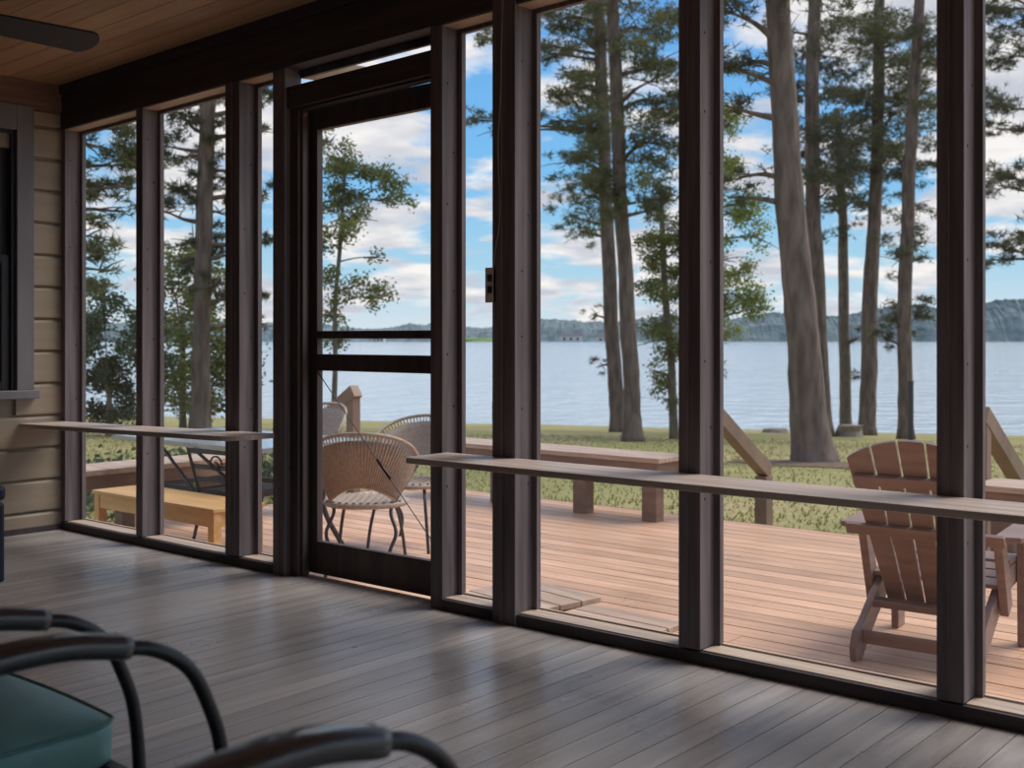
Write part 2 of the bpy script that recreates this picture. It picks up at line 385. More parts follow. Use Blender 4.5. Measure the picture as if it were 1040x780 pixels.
# screened windows: stop frame and mesh
nwin = 2
def screen_window(a, b, lo, hi, n, label=None):
    wn = empty('window_%d' % n, ((a + b) / 2, D + PD, lo), kind='structure')
    f = .022; y0, y1 = D + PD - .006, D + PD + .016
    bm = B()
    boxz(bm, a, a + f, y0, y1, lo, hi); boxz(bm, b - f, b, y0, y1, lo, hi)
    boxz(bm, a + f, b - f, y0, y1, (lambda X: hi(X) - f) if callable(hi) else hi - f, hi)
    lobj('screen_frame', bm, M['post'], wn)
    bm = B(); box(bm, (a + f, y0 + .012, lo), (b - f, y1, lo + .006)); lobj('bottom_stop', bm, M['sill'], wn)
    bm = B(); boxz(bm, a, b, D + .002, D + PD - .008, lambda X: hi(X) - .005, lambda X: hi(X) - .0005); lobj('lit_head_plate', bm, M['headplate'], wn)  # thin pale strip added for the bounce-lit underside of the beam
    bm = B(); h0 = hi if callable(hi) else (lambda X: hi)
    v = [bm.verts.new(p) for p in ((a + f, y1 - .004, lo + f), (b - f, y1 - .004, lo + f), (b - f, y1 - .004, h0(b) - f), (a + f, y1 - .004, h0(a) - f))]
    bm.faces.new(v); lobj('insect_screen', bm, M['screen'], wn)
for i in range(len(PX) - 1):
    if i == 3: continue
    screen_window(PX[i][1], PX[i + 1][0], SILL, zb, nwin); nwin += 1

# door header, transom and jambs
ja, jb = PX[3][1], PX[4][0]
def zline(px, py, Y=D):
    u = (px - 520) / FPX; s = Y / (CS + u * SN); return EYE + (HOR - py) * s / FPX
hz0 = 2.085; hz1 = 2.15
tr = empty('trim_1', (0, 0, 0), kind='structure')
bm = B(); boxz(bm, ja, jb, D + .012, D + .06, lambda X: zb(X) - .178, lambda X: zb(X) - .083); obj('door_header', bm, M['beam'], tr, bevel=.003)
bm = B(); boxz(bm, ja, jb, D + .03, D + .075, lambda X: zb(X) - .189, lambda X: zb(X) - .179); obj('head_stop', bm, M['beam'], tr)
bm = B(); boxz(bm, ja, ja + .055, D + .03, D + PD, .001, lambda X: zb(X) - .19); boxz(bm, ja + .055, ja + .07, D + .045, D + .07, .001, lambda X: zb(X) - .19); obj('left_jamb', bm, M['doorwood'], tr, bevel=.002)
bm = B(); boxz(bm, ja, jb, D + PD - .005, D + PD + .012, lambda X: zb(X) - .03, zb); obj('transom_strip', bm, M['post'], tr)
bm = B(); v = [bm.verts.new(p) for p in ((ja, D + PD, zb(ja) - .083), (jb, D + PD, zb(jb) - .083), (jb, D + PD, zb(jb) - .03), (ja, D + PD, zb(ja) - .03))]
bm.faces.new(v); obj('transom_screen', bm, M['screen'], tr)

# screen door, on the outer face
DY = D + PD + .006; DT = .034
dx0 = xw(302, DY); dx1 = jb + .058
ztop = 2.078; zbt = .009
dr = empty('door_1', (dx0, DY, zbt), kind='structure', label='dark brown wooden screen door with a mid rail and diagonal tension wire')
dxi0 = xw(322, DY); dxi1 = dx1 - .07
def zt(X): return ztop + .012 * (X - dx1)
bm = B(); boxz(bm, dx0, dxi0, DY, DY + DT, zbt, zt); lobj('stile', bm, M['doorwood'], dr, bevel=.003)
bm = B(); boxz(bm, dxi1, dx1, DY, DY + DT, zbt, zt); lobj('stile', bm, M['doorwood'], dr, bevel=.003)
bm = B(); boxz(bm, dxi0, dxi1, DY, DY + DT, lambda X: zt(X) - .10, zt); lobj('top_rail', bm, M['doorwood'], dr, bevel=.003)
dm = -.0
bm = B(); boxz(bm, dxi0, dxi1, DY, DY + DT, 1.046, 1.08); lobj('middle_rail', bm, M['doorwood'], dr, bevel=.003)
bm = B(); boxz(bm, dxi0, dxi1, DY, DY + DT, .905, .978); lobj('middle_rail', bm, M['doorwood'], dr, bevel=.003)
bm = B(); boxz(bm, dxi0, dxi1, DY, DY + DT, zbt, .152); lobj('bottom_rail', bm, M['doorwood'], dr, bevel=.003)
for za, zd in ((.152, .905), (.978, 1.046), (1.08, None)):
    bm = B(); yy = DY + .02
    z1a, z1b = (zt(dxi0) - .10, zt(dxi1) - .10) if zd is None else (zd, zd)
    v = [bm.verts.new(p) for p in ((dxi0, yy, za), (dxi1, yy, za), (dxi1, yy, z1b), (dxi0, yy, z1a))]
    bm.faces.new(v); lobj('insect_screen', bm, M['screen'], dr)
bm = B(); p0 = Vector((dxi0 - .01, DY - .006, .92)); p1 = Vector((dxi1 + .01, DY - .006, .16))
tube(bm, [p0, p1], .0022, 6); tw = lobj('tension_wire', bm, M['bronze'], dr)
bm = B(); q0 = p0.lerp(p1, .50); q1 = p0.lerp(p1, .60); tube(bm, [q0, q1], .0055, 8); bm.transform(Matrix.Translation(-dr.location)); obj('turnbuckle', bm, M['bronze'], tw, smooth=True)
for zz in (.30, 1.06, 1.80):
    bm = B(); box(bm, (dx0 - .012, DY - .008, zz - .045), (dx0 + .022, DY - .001, zz + .045)); tube(bm, [(dx0 - .004, DY - .010, zz - .045), (dx0 - .004, DY - .010, zz + .045)], .006, 8)
    lobj('hinge', bm, M['bronze'], dr)
bm = B(); tube(bm, [(dx0 + .002, DY - .012, .045), (dx0 + .03, DY - .012, .04)], .005, 6); lobj('latch_hook', bm, M['steel'], dr)

# small rafter outside above the door
rf = empty('trim_2', (0, 0, 0), kind='structure')
bm = B(); X = xw(352, D + .4); beam(bm, (X, D + PD + .03, 2.27), (X + .0, D + .62, 2.30), .04, .09); obj('rafter_tail', bm, M['exterior_pine'], rf)

# ------------------------------------------------------------------ ledge shelves
SF = 2.95; ST = .022
def shelf(name, xa, xb, za, zd, rl, rr, label, group=None):
    # xa..xb with rounded front corners rl (left) rr (right)
    bm = B(); top = []
    def P(x, y): top.append((x, y))
    n = 8
    P(xa, D - .001) if True else 0
    if rl:
        for k in range(n + 1):
            t = pi + k / n * pi / 2; P(xa + rl + rl * cos(t), SF + rl + rl * sin(t))
    else: P(xa, SF)
    if rr:
        for k in range(n + 1):
            t = 1.5 * pi + k / n * pi / 2; P(xb - rr + rr * cos(t), SF + rr + rr * sin(t))
    else: P(xb, SF)
    P(xb, D - .001)
    z = lambda x: za + (zd - za) * (x - xa) / (xb - xa)
    A = [bm.verts.new((x, y, z(x))) for x, y in top]; C = [bm.verts.new((x, y, z(x) - ST)) for x, y in top]
    bm.faces.new(A); bm.faces.new(C[::-1])
    for i in range(len(top)): bm.faces.new((A[i], A[(i + 1) % len(top)], C[(i + 1) % len(top)], C[i]))
    t = empty(name, (xa, D, za), label=label, cat='shelf')
    lobj('board', bm, M['shelf'], t, bevel=.003)
    return t
def bracket(par, X, z):
    bm = B(); prism(bm, [(D - .013, z), (D - .18, z), (D - .18, z - .02), (D - .04, z - .13), (D - .013, z - .13)], 'x', X, X + .02)
    lobj('bracket', bm, M['beam'], par)
xe = PX[3][0] + .015
s1 = shelf('ledge_shelf', WX + .002, xe, .592, .626, 0, .11, 'narrow weathered wooden ledge shelf running from the left wall to the door')
x0_ = xw(409, SF)
s2 = shelf('ledge_shelf', x0_, RX - .01, .610, .618, .03, 0, 'long weathered wooden ledge shelf right of the door along the tall screens')
# boards let in between the posts
for (s, i0, i1, z) in ((s1, 0, 3, .60), (s2, 4, 12, .612)):
    pass

# ------------------------------------------------------------------ switch box and cable on the column
bx = PX[5][0]
bx += .018
t = empty('outlet_box', (bx, D, 1.2), label='small aged electrical box on the left side of the dark column beside the door', cat='outlet box')
bm = B(); box(bm, (bx - .045, D - .012, 1.185), (bx - .019, D + .045, 1.305)); lobj('box_body', bm, M['boxplate'], t, bevel=.004)
bm = B(); box(bm, (bx - .048, D - .018, 1.18), (bx + .006, D - .0125, 1.31)); lobj('cover_plate', bm, M['boxplate'], t, bevel=.002)
for zz in (1.215, 1.258):
    bm = B(); box(bm, (bx - .034, D - .022, zz), (bx - .012, D - .0185, zz + .026)); lobj('receptacle', bm, M['plastic'], t, bevel=.003)
bm = B(); cx = bx + .018
pts = [(bx - .01, D - .012, 1.31), (bx + .005, D - .024, 1.36), (cx + .012, D - .026, 1.5), (cx + .004, D - .026, 1.75), (cx + .018, D - .026, 1.95), (cx + .02, D - .026, 2.1), (cx + .03, D - .026, 2.35), (cx + .03, D - .026, zc(cx) - .003)]
tube(bm, catmull(pts, 6), .0035, 6); obj('electrical_cable', bm, M['cable'], smooth=True, label='thin cable stapled up the dark column above the electrical box', cat='cable')

# ------------------------------------------------------------------ ceiling fan (one blade reaches into view)
hx, hy = -3.975, 1.56; bz = 2.15
fan = empty('ceiling_fan', (hx, hy, zc(hx)), label='dark ceiling fan hanging from the wooden ceiling, blade tip in the corner', cat='ceiling fan')
bm = B(); c = zc(hx)
prof = [(.065, c), (.06, c - .04), (.014, c - .05), (.014, bz + .10), (.07, bz + .095), (.105, bz + .06), (.11, bz + .0), (.08, bz - .05), (.03, bz - .07), (.001, bz - .07)]
rings = []
for r_, z in prof: rings.append([bm.verts.new((hx + r_ * cos(2 * pi * k / 28), hy + r_ * sin(2 * pi * k / 28), z)) for k in range(28)])
for a, b in zip(rings, rings[1:]):
    for k in range(28): bm.faces.new((a[k], a[(k + 1) % 28], b[(k + 1) % 28], b[k]))
bm.faces.new(rings[0]); bm.faces.new(rings[-1][::-1])
lobj('motor_housing', bm, M['bronze'], fan, smooth=True)
def blade_bm():
    bm = B(); out = []
    L0, L1 = .17, .70; w0, w1 = .060, .076
    pts = [(L0, -w0), (L1 - .05, -w1)]
    for k in range(9):
        t = -pi / 2 + k / 8 * pi; pts.append((L1 - .05 + .05 * cos(t), w1 * sin(t) * (1 if abs(t) < 1.6 else 1)))
    pts += [(L1 - .05, w1), (L0, w0)]
    pts = [pts[0]] + pts[2:-2] + [pts[-1]]
    A = [bm.verts.new((x, y, .004)) for x, y in pts]; C = [bm.verts.new((x, y, -.004)) for x, y in pts]
    bm.faces.new(A); bm.faces.new(C[::-1])
    for i in range(len(pts)): bm.faces.new((A[i], A[(i + 1) % len(pts)], C[(i + 1) % len(pts)], C[i]))
    bm.transform(Matrix.Rotation(rad(-16), 4, 'X'))
    return bm
b0 = obj('blade', blade_bm(), M['blade'], fan)
bm = B(); box(bm, (.09, -.02, -.012), (.24, .02, -.005)); i0 = obj('blade_iron', bm, M['bronze'], b0)
for k in range(5):
    b_ = b0 if k == 0 else b0.copy()
    if k:
        link(b_); b_.parent = fan; q = i0.copy(); link(q); q.parent = b_
    b_.location = (0, 0, bz - zc(hx)); b_.rotation_euler = (0, 0, rad(88 + 72 * k))

# ------------------------------------------------------------------ porch chairs (metal, curved arms, teal cushions)
def porch_chair(loc, rz, label):
    """local frame: x across, y to the front, z up; origin on the floor under the right arm's tip line"""
    t = empty('porch_chair', loc, rz, label=label, cat='chair', group='metal porch chairs facing the lake')
    W = .535
    for k, X in enumerate((0, -W)):
        # arm: broad moulded pad
        bm = B()
        P = catmull([(X, -.60, .572), (X, -.40, .618), (X, -.24, .638), (X, -.12, .641), (X, -.022, .624)], 6)
        n = len(P); rr = [.0275] * n; rr[-1] = .020; rr[0] = .018; rr.insert(n - 1, .0268); P.insert(n - 1, P[-1].lerp(P[-2], .25))
        tube(bm, P, rr, 20, squash=((0, 0, 1), .60), sq=3.6); a = obj('arm', bm, M['armpad'], t, smooth=True)
        for yb, zb_ in ((-.27, .657), (-.52, .622)):
            bm = B(); ball(bm, (X, yb, zb_), .006, (1, 1, .6), 1); obj('bolt', bm, M['steel'], a, smooth=True)
        # front loop that turns down to the floor, back under the seat and up into the back leg
        bm = B()
        P = catmull([(X, -.05, .624), (X, .015, .613), (X, .072, .576), (X, .105, .517), (X, .128, .44), (X, .135, .30), (X, .11, .13), (X, .03, .03), (X, -.08, .014), (X, -.40, .014), (X, -.58, .03), (X, -.64, .16), (X, -.61, .36), (X, -.60, .57)], 6)
        tube(bm, P, .0105, 12); obj('side_frame', bm, M['chairmetal'], t, smooth=True)
    bm = B()
    for s in (.03, -.5): tube(bm, [(-.012, s, .33), (-W + .012, s, .33)], .011, 10)
    for X in (-.03, -W + .03): tube(bm, [(X, -.52, .33), (X, .06, .335)], .011, 10)
    box(bm, (-W + .03, -.50, .335), (-.03, .05, .343))
    beam(bm, (-.0, .112, .35), (-W, .112, .35), .02, .012)
    obj('seat_frame', bm, M['chairmetal'], t)
    for X in (-.0, -W):
        bm = B(); tube(bm, [(X, -.59, .35), (X, -.66, .7), (X, -.74, .98)], .0105, 10); obj('back_post', bm, M['chairmetal'], t, smooth=True)
    bm = B(); beam(bm, (0, -.74, .98), (-W, -.74, .98), .022, .022)
    for k in range(7):
        X = -.07 - k * (W - .14) / 6; tube(bm, [(X, -.515, .34), (X, -.66, .7), (X, -.74, .98)], .005, 6)
    obj('back_rest', bm, M['chairmetal'], t)
    # cushion: soft boxed slab with piping
    bm = B(); bmesh.ops.create_grid(bm, x_segments=12, y_segments=12, size=.5)
    vs = list(bm.verts)
    def cushion(side):
        pass
    bm.free()
    bm = B(); nx, ny = 16, 16; x0, x1, y0, y1 = -W + .04, -.04, -.48, .14; zt_, zb_ = .440, .346
    def cp(i, j, top):
        u, v = i / nx * 2 - 1, j / ny * 2 - 1
        r = .16; cu, cv = u, v; a, b = max(0, abs(u) - (1 - r)), max(0, abs(v) - (1 - r))
        if a and b:
            k = max(a, b) / sqrt(a * a + b * b); cu = math.copysign(1 - r + a * k, u); cv = math.copysign(1 - r + b * k, v)
        X = (x0 + x1) / 2 + cu * (x1 - x0) / 2 * (1 - .03 * v * v); Y = (y0 + y1) / 2 + cv * (y1 - y0) / 2 * (1 - .03 * u * u)
        dome = (1 - u ** 4) * (1 - v ** 4)
        z = (zt_ - .020 + .030 * dome) if top else (zb_ + .004 - .002 * dome)
        return (X, Y, z)
    T = [[bm.verts.new(cp(i, j, 1)) for j in range(ny + 1)] for i in range(nx + 1)]
    Bo = [[bm.verts.new(cp(i, j, 0)) for j in range(ny + 1)] for i in range(nx + 1)]
    for i in range(nx):
        for j in range(ny):
            bm.faces.new((T[i][j], T[i + 1][j], T[i + 1][j + 1], T[i][j + 1])); bm.faces.new((Bo[i][j], Bo[i][j + 1], Bo[i + 1][j + 1], Bo[i + 1][j]))
    edge = [(i, 0) for i in range(nx)] + [(nx, j) for j in range(ny)] + [(i, ny) for i in range(nx, 0, -1)] + [(0, j) for j in range(ny, 0, -1)]
    for a, b in zip(edge, edge[1:] + edge[:1]):
        bm.faces.new((T[a[0]][a[1]], Bo[a[0]][a[1]], Bo[b[0]][b[1]], T[b[0]][b[1]]))
    cu = obj('cushion', bm, M['teal'], t, smooth=True, bevel=.012)
    bm = B(); P = [Vector(cp(i, j, 1)) for i, j in edge]; P.append(P[0]); tube(bm, P, .0032, 6)
    obj('piping', bm, M['tealpipe'], cu, smooth=True)
    return t
porch_chair((-.887, .853, 0), rad(-3), 'black metal porch chair at the bottom, its arm reaching up in the foreground')
c2_ = porch_chair((-1.655, .885, 0), rad(-1), 'black metal porch chair with teal cushion in the lower left corner')

# navy storage box by the left edge of the view
t = empty('storage_ottoman', (-4.955, 2.08, 0), label='dark navy box at the far left edge of the floor', cat='storage box')
bm = B(); box(bm, (-.36, -.22, .02), (.23, .21, .36)); obj('body', bm, M['navy'], t, bevel=.015)
bm = B(); box(bm, (-.365, -.225, .365), (.235, .215, .43)); obj('lid', bm, M['navy'], t, bevel=.02)
for sx in (-.33, .20):
    for sy in (-.19, .18):
        bm = B(); tube(bm, [(sx, sy, 0), (sx, sy, .02)], .015, 8); obj('foot', bm, M['graymetal'], t)

# ------------------------------------------------------------------ deck
DX0, DX1, DY0, DY1 = -7.62, 6.0, D + PD + .015, 7.62
bm = B(); y = DY0 + .004; rr = random.Random(3)
while y < DY1 - .02:
    # boards with staggered butt joints
    x = DX0 - rr.uniform(0, 2.4)
    while x < DX1:
        x2 = x + rr.choice((2.4, 3.0, 3.6)); a, b = max(x, DX0), min(x2, DX1)
        if b - a > .05: box(bm, (a + .0015, y + .005, DECK - .028), (b - .0015, min(y + .137, DY1), DECK - rr.uniform(0, .0015)))
        x = x2
    y += .142
obj('deck', bm, M['deck'], kind='structure')
bm = B(); box(bm, (DX0 + .02, DY0, DECK - .17), (DX1, DY1 - .04, DECK - .15)); 
box(bm, (DX0, DY1 + .001, DECK - .19), (-4.6, DY1 + .035, DECK - .002)); box(bm, (-2.38, DY1 + .001, DECK - .19), (DX1, DY1 + .035, DECK - .002))
box(bm, (-4.6, DY1 + .001, DECK - .03), (-2.38, DY1 + .035, DECK - .002))
box(bm, (DX0 - .035, DY0, DECK - .19), (DX0 - .001, DY1, DECK - .002))
for k in range(10): box(bm, (DX0 + .2 + k * 1.3, DY0, DECK - .149), (DX0 + .24 + k * 1.3, DY1 - .04, DECK - .03))
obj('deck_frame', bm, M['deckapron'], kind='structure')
# outer face of the porch floor rim
bm = B(); box(bm, (WX - .1, D + .1005, -.5), (RX, D + .109, -.005)); obj('trim_3', bm, M['deckapron'], kind='structure')

# step treads to the lawn
t = empty('deck_stairs', (-3.49, DY1 + .04, lawn_z(-3.5, 8)), label='low wooden steps from the deck down to the lawn between two sloping rails', cat='steps')
for k in range(1):
    bm = B(); box(bm, (-4.5, DY1 + .04, DECK - .14), (-2.46, DY1 + .33, DECK - .10)); lobj('tread', bm, M['deckbench'], t)
for X in (-4.45, -3.5, -2.55):
    bm = B(); box(bm, (X - .02, DY1 + .04, lawn_z(X, 8) - .05), (X + .02, DY1 + .30, DECK - .142)); lobj('stringer', bm, M['deckapron'], t)

# built-in benches along the deck edge
def deck_bench(name, a, b, axis, lo, hi, label, legs, ends=True):
    """axis 'x': runs from a to b along x, lo..hi in y.  axis 'y': runs along y, lo..hi in x"""
    T = DECK + .483; th = .036
    def bb(bm, u0, u1, v0, v1, z0, z1):
        if axis == 'x': box(bm, (u0, v0, z0), (u1, v1, z1))
        else: box(bm, (v0, u0, z0), (v1, u1, z1))
    cx = ((a + b) / 2, (lo + hi) / 2) if axis == 'x' else ((lo + hi) / 2, (a + b) / 2)
    t = empty(name, (cx[0], cx[1], DECK), label=label, cat='bench', group=None)
    n = 3; wdt = (hi - lo) / n
    bm = B()
    for k in range(n): bb(bm, a, b, lo + k * wdt + .003, lo + (k + 1) * wdt - .003, T - th, T)
    lobj('seat_boards', bm, M['deckbench'], t, bevel=.003)
    bm = B()
    bb(bm, a + .02, b - .02, lo + .015, lo + .05, T - th - .11, T - th - .001); bb(bm, a + .02, b - .02, hi - .05, hi - .015, T - th - .11, T - th - .001)
    bb(bm, a + .02, a + .055, lo + .051, hi - .051, T - th - .11, T - th - .001); bb(bm, b - .055, b - .02, lo + .051, hi - .051, T - th - .11, T - th - .001)
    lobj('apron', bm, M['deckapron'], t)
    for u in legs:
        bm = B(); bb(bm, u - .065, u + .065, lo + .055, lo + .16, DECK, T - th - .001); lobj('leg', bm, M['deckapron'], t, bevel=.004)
    return t
deck_bench('deck_bench', -7.10, -4.62, 'x', 7.14, 7.58, 'built-in wooden deck bench along the lake edge, behind the wicker chairs', (-6.95, -6.26, -5.39, -4.74))
deck_bench('deck_bench', -2.36, 5.6, 'x', 7.14, 7.58, 'built-in wooden deck bench at the right edge, beyond the adirondack chair', (-2.2, -.9, .6, 2.2, 3.8, 5.4))
deck_bench('deck_bench', 3.55, 5.35, 'y', -7.56, -7.12, 'built-in wooden deck bench at the left end of the deck, beyond the honey pine bench', (3.75, 4.5, 5.2))

# handrails
def rail(name, p0, p1, top, low, label, w=.09, dpost=None):
    """sloping rail between a tall post at p0 and a short post at p1"""
    p0, p1 = Vector(p0), Vector(p1)
    t = empty(name, p0, label=label, cat='handrail')
    z0, z1 = top, low
    a = Vector((p0.x, p0.y, z0)); b = Vector((p1.x, p1.y, z1)); d = (b - a)
    bm = B(); beam(bm, a - d * .04 + Vector((0, 0, -.07)), b + d * .04 + Vector((0, 0, -.07)), .10, .115); lobj('handrail', bm, M['rail'], t, bevel=.004)
    bm = B(); box(bm, (p0.x - .045, p0.y - .045, p0.z), (p0.x + .045, p0.y + .045, z0 - .09)); lobj('post', bm, M['rail'], t, bevel=.003)
    bm = B(); box(bm, (p1.x - .055, p1.y - .055, p1.z - .08), (p1.x + .055, p1.y + .055, z1 - .13)); lobj('post', bm, M['rail'], t, bevel=.003)
    return t
DEK0 = DECK
gz = lawn_z(-4.53, 8.62)
rail('stair_handrail', (-4.52, 7.68, gz - .05), (-4.53, 8.60, gz), .60, .03, 'brown sloping stair handrail with posts, seen left of the adirondack chair')
rail('stair_handrail', (-2.47, 7.68, gz - .05), (-2.46, 8.60, gz), .60, .03, 'brown sloping stair handrail behind the right side of the adirondack chair')
rail('stair_handrail', (-7.70, 6.90, lawn_z(-7.7, 6.9) - .05), (-8.7, 6.90, lawn_z(-8.7, 6.9)), .62, -.02, 'brown sloping handrail and post at the left end of the deck, behind wicker chairs')

# ------------------------------------------------------------------ honey pine bench
bx0, bx1, by0, by1 = -6.47, -5.22, 3.67, 4.02; BT = DECK + .45
t = empty('pine_bench', ((bx0 + bx1) / 2, (by0 + by1) / 2, DECK), label='light honey pine bench with square legs, close outside the left screens', cat='bench')
bm = B(); box(bm, (bx0, by0, BT - .022), (bx1, by1, BT)); lobj('seat', bm, M['honey'], t, bevel=.004)
bm = B()
box(bm, (bx0 + .065, by0 + .015, BT - .105), (bx1 - .065, by0 + .035, BT - .0225)); box(bm, (bx0 + .065, by1 - .035, BT - .105), (bx1 - .065, by1 - .015, BT - .0225))
box(bm, (bx0 + .02, by0 + .065, BT - .105), (bx0 + .04, by1 - .065, BT - .0225)); box(bm, (bx1 - .04, by0 + .065, BT - .105), (bx1 - .02, by1 - .065, BT - .0225))
lobj('apron', bm, M['honey'], t, bevel=.002)
for X in (bx0 + .01, bx1 - .065):
    for Y in (by0 + .01, by1 - .065):
        bm = B(); box(bm, (X, Y, DECK), (X + .055, Y + .055, BT - .0225)); lobj('leg', bm, M['honey'], t, bevel=.003)

# ------------------------------------------------------------------ patio table
TX0, TX1, TY0, TY1 = -7.05, -5.5, 4.16, 5.06; TZ = DECK + .72
t = empty('patio_table', ((TX0 + TX1) / 2, (TY0 + TY1) / 2, DECK), label='grey glass-topped metal patio table behind the honey pine bench', cat='table')
bm = B(); box(bm, (TX0 + .02, TY0 + .02, TZ - .008), (TX1 - .02, TY1 - .02, TZ)); lobj('table_top', bm, M['glass_top'], t, bevel=.002)
bm = B()
for a, b in (((TX0, TY0), (TX1, TY0)), ((TX0, TY1), (TX1, TY1)), ((TX0, TY0), (TX0, TY1)), ((TX1, TY0), (TX1, TY1))):
    beam(bm, (*a, TZ - .012), (*b, TZ - .012), .03, .028)
lobj('rim', bm, M['steel'], t)
cy = (TY0 + TY1) / 2
for X, sx in ((TX0 + .25, -1), (TX1 - .25, 1)):
    for Y, sy in ((TY0 + .1, -1), (TY1 - .1, 1)):
        bm = B(); tube(bm, catmull([(X - sx * .10, Y, TZ - .02), (X - sx * .03, Y + sy * -.04, TZ - .25), (X - sx * .02, Y - sy * .04, DECK + .25), (X + sx * .06, Y + sy * .05, DECK + .01)], 6), .017, 8); lobj('leg', bm, M['graymetal'], t, smooth=True)
bm = B()
for Y in (TY0 + .15, TY1 - .15): beam(bm, (TX0 + .3, Y, DECK + .40), (TX1 - .3, Y, DECK + .40), .012, .03)
for X in (TX0 + .3, TX1 - .3): beam(bm, (X, TY0 + .15, DECK + .40), (X, TY1 - .15, DECK + .40), .012, .03)
lobj('stretcher', bm, M['graymetal'], t)
bm = B(); tube(bm, [(-6.35, TY0 + .12, TZ - .03), (-5.72, TY0 + .12, DECK + .40)], .011, 8); tube(bm, [(TX0 + .35, TY0 + .12, TZ - .03), (TX0 + .75, TY0 + .12, DECK + .40)], .011, 8)
lobj('brace', bm, M['graymetal'], t)

# black metal chair pushed in at the table's near side
def metal_chair(loc, rz, label):
    t = empty('metal_chair', loc, rz, label=label, cat='chair')
    bm = B(); 
    for k in range(9): beam(bm, (-.2, -.19 + k * .0475, .43), (.2, -.19 + k * .0475, .43), .03, .008)
    beam(bm, (-.2, -.21, .43), (-.2, .21, .43), .02, .02); beam(bm, (.2, -.21, .43), (.2, .21, .43), .02, .02)
    obj('seat', bm, M['graymetal'], t)
    for sx in (-.2, .2):
        for sy in (-.2, .2):
            bm = B(); tube(bm, catmull([(sx, sy, .43), (sx * 1.02, sy * 1.0, .25), (sx * 1.15, sy * 1.25, .0)], 5), .011, 8); obj('leg', bm, M['graymetal'], t, smooth=True)
        bm = B(); tube(bm, catmull([(sx, -.2, .43), (sx * 1.05, -.24, .58), (sx * 1.05, -.28, .70)], 5), .01, 8); obj('back_post', bm, M['graymetal'], t, smooth=True)
    bm = B(); 
    for z, yy in ((.50, -.215), (.58, -.235), (.68, -.27)): beam(bm, (-.21, yy, z), (.21, yy, z), .012, .03)
    P = []
    for k in range(20):
        a = k / 19 * 2.6 * pi; r = .06 * (1 - k / 24); P.append((.0 + r * cos(a), -.25, .60 + r * sin(a)))
    tube(bm, P, .006, 6); obj('back_rest', bm, M['graymetal'], t)
    return t
metal_chair((-5.95, 4.42, DECK), rad(8), 'dark metal chair with slatted back tucked at the patio table, behind the pine bench')

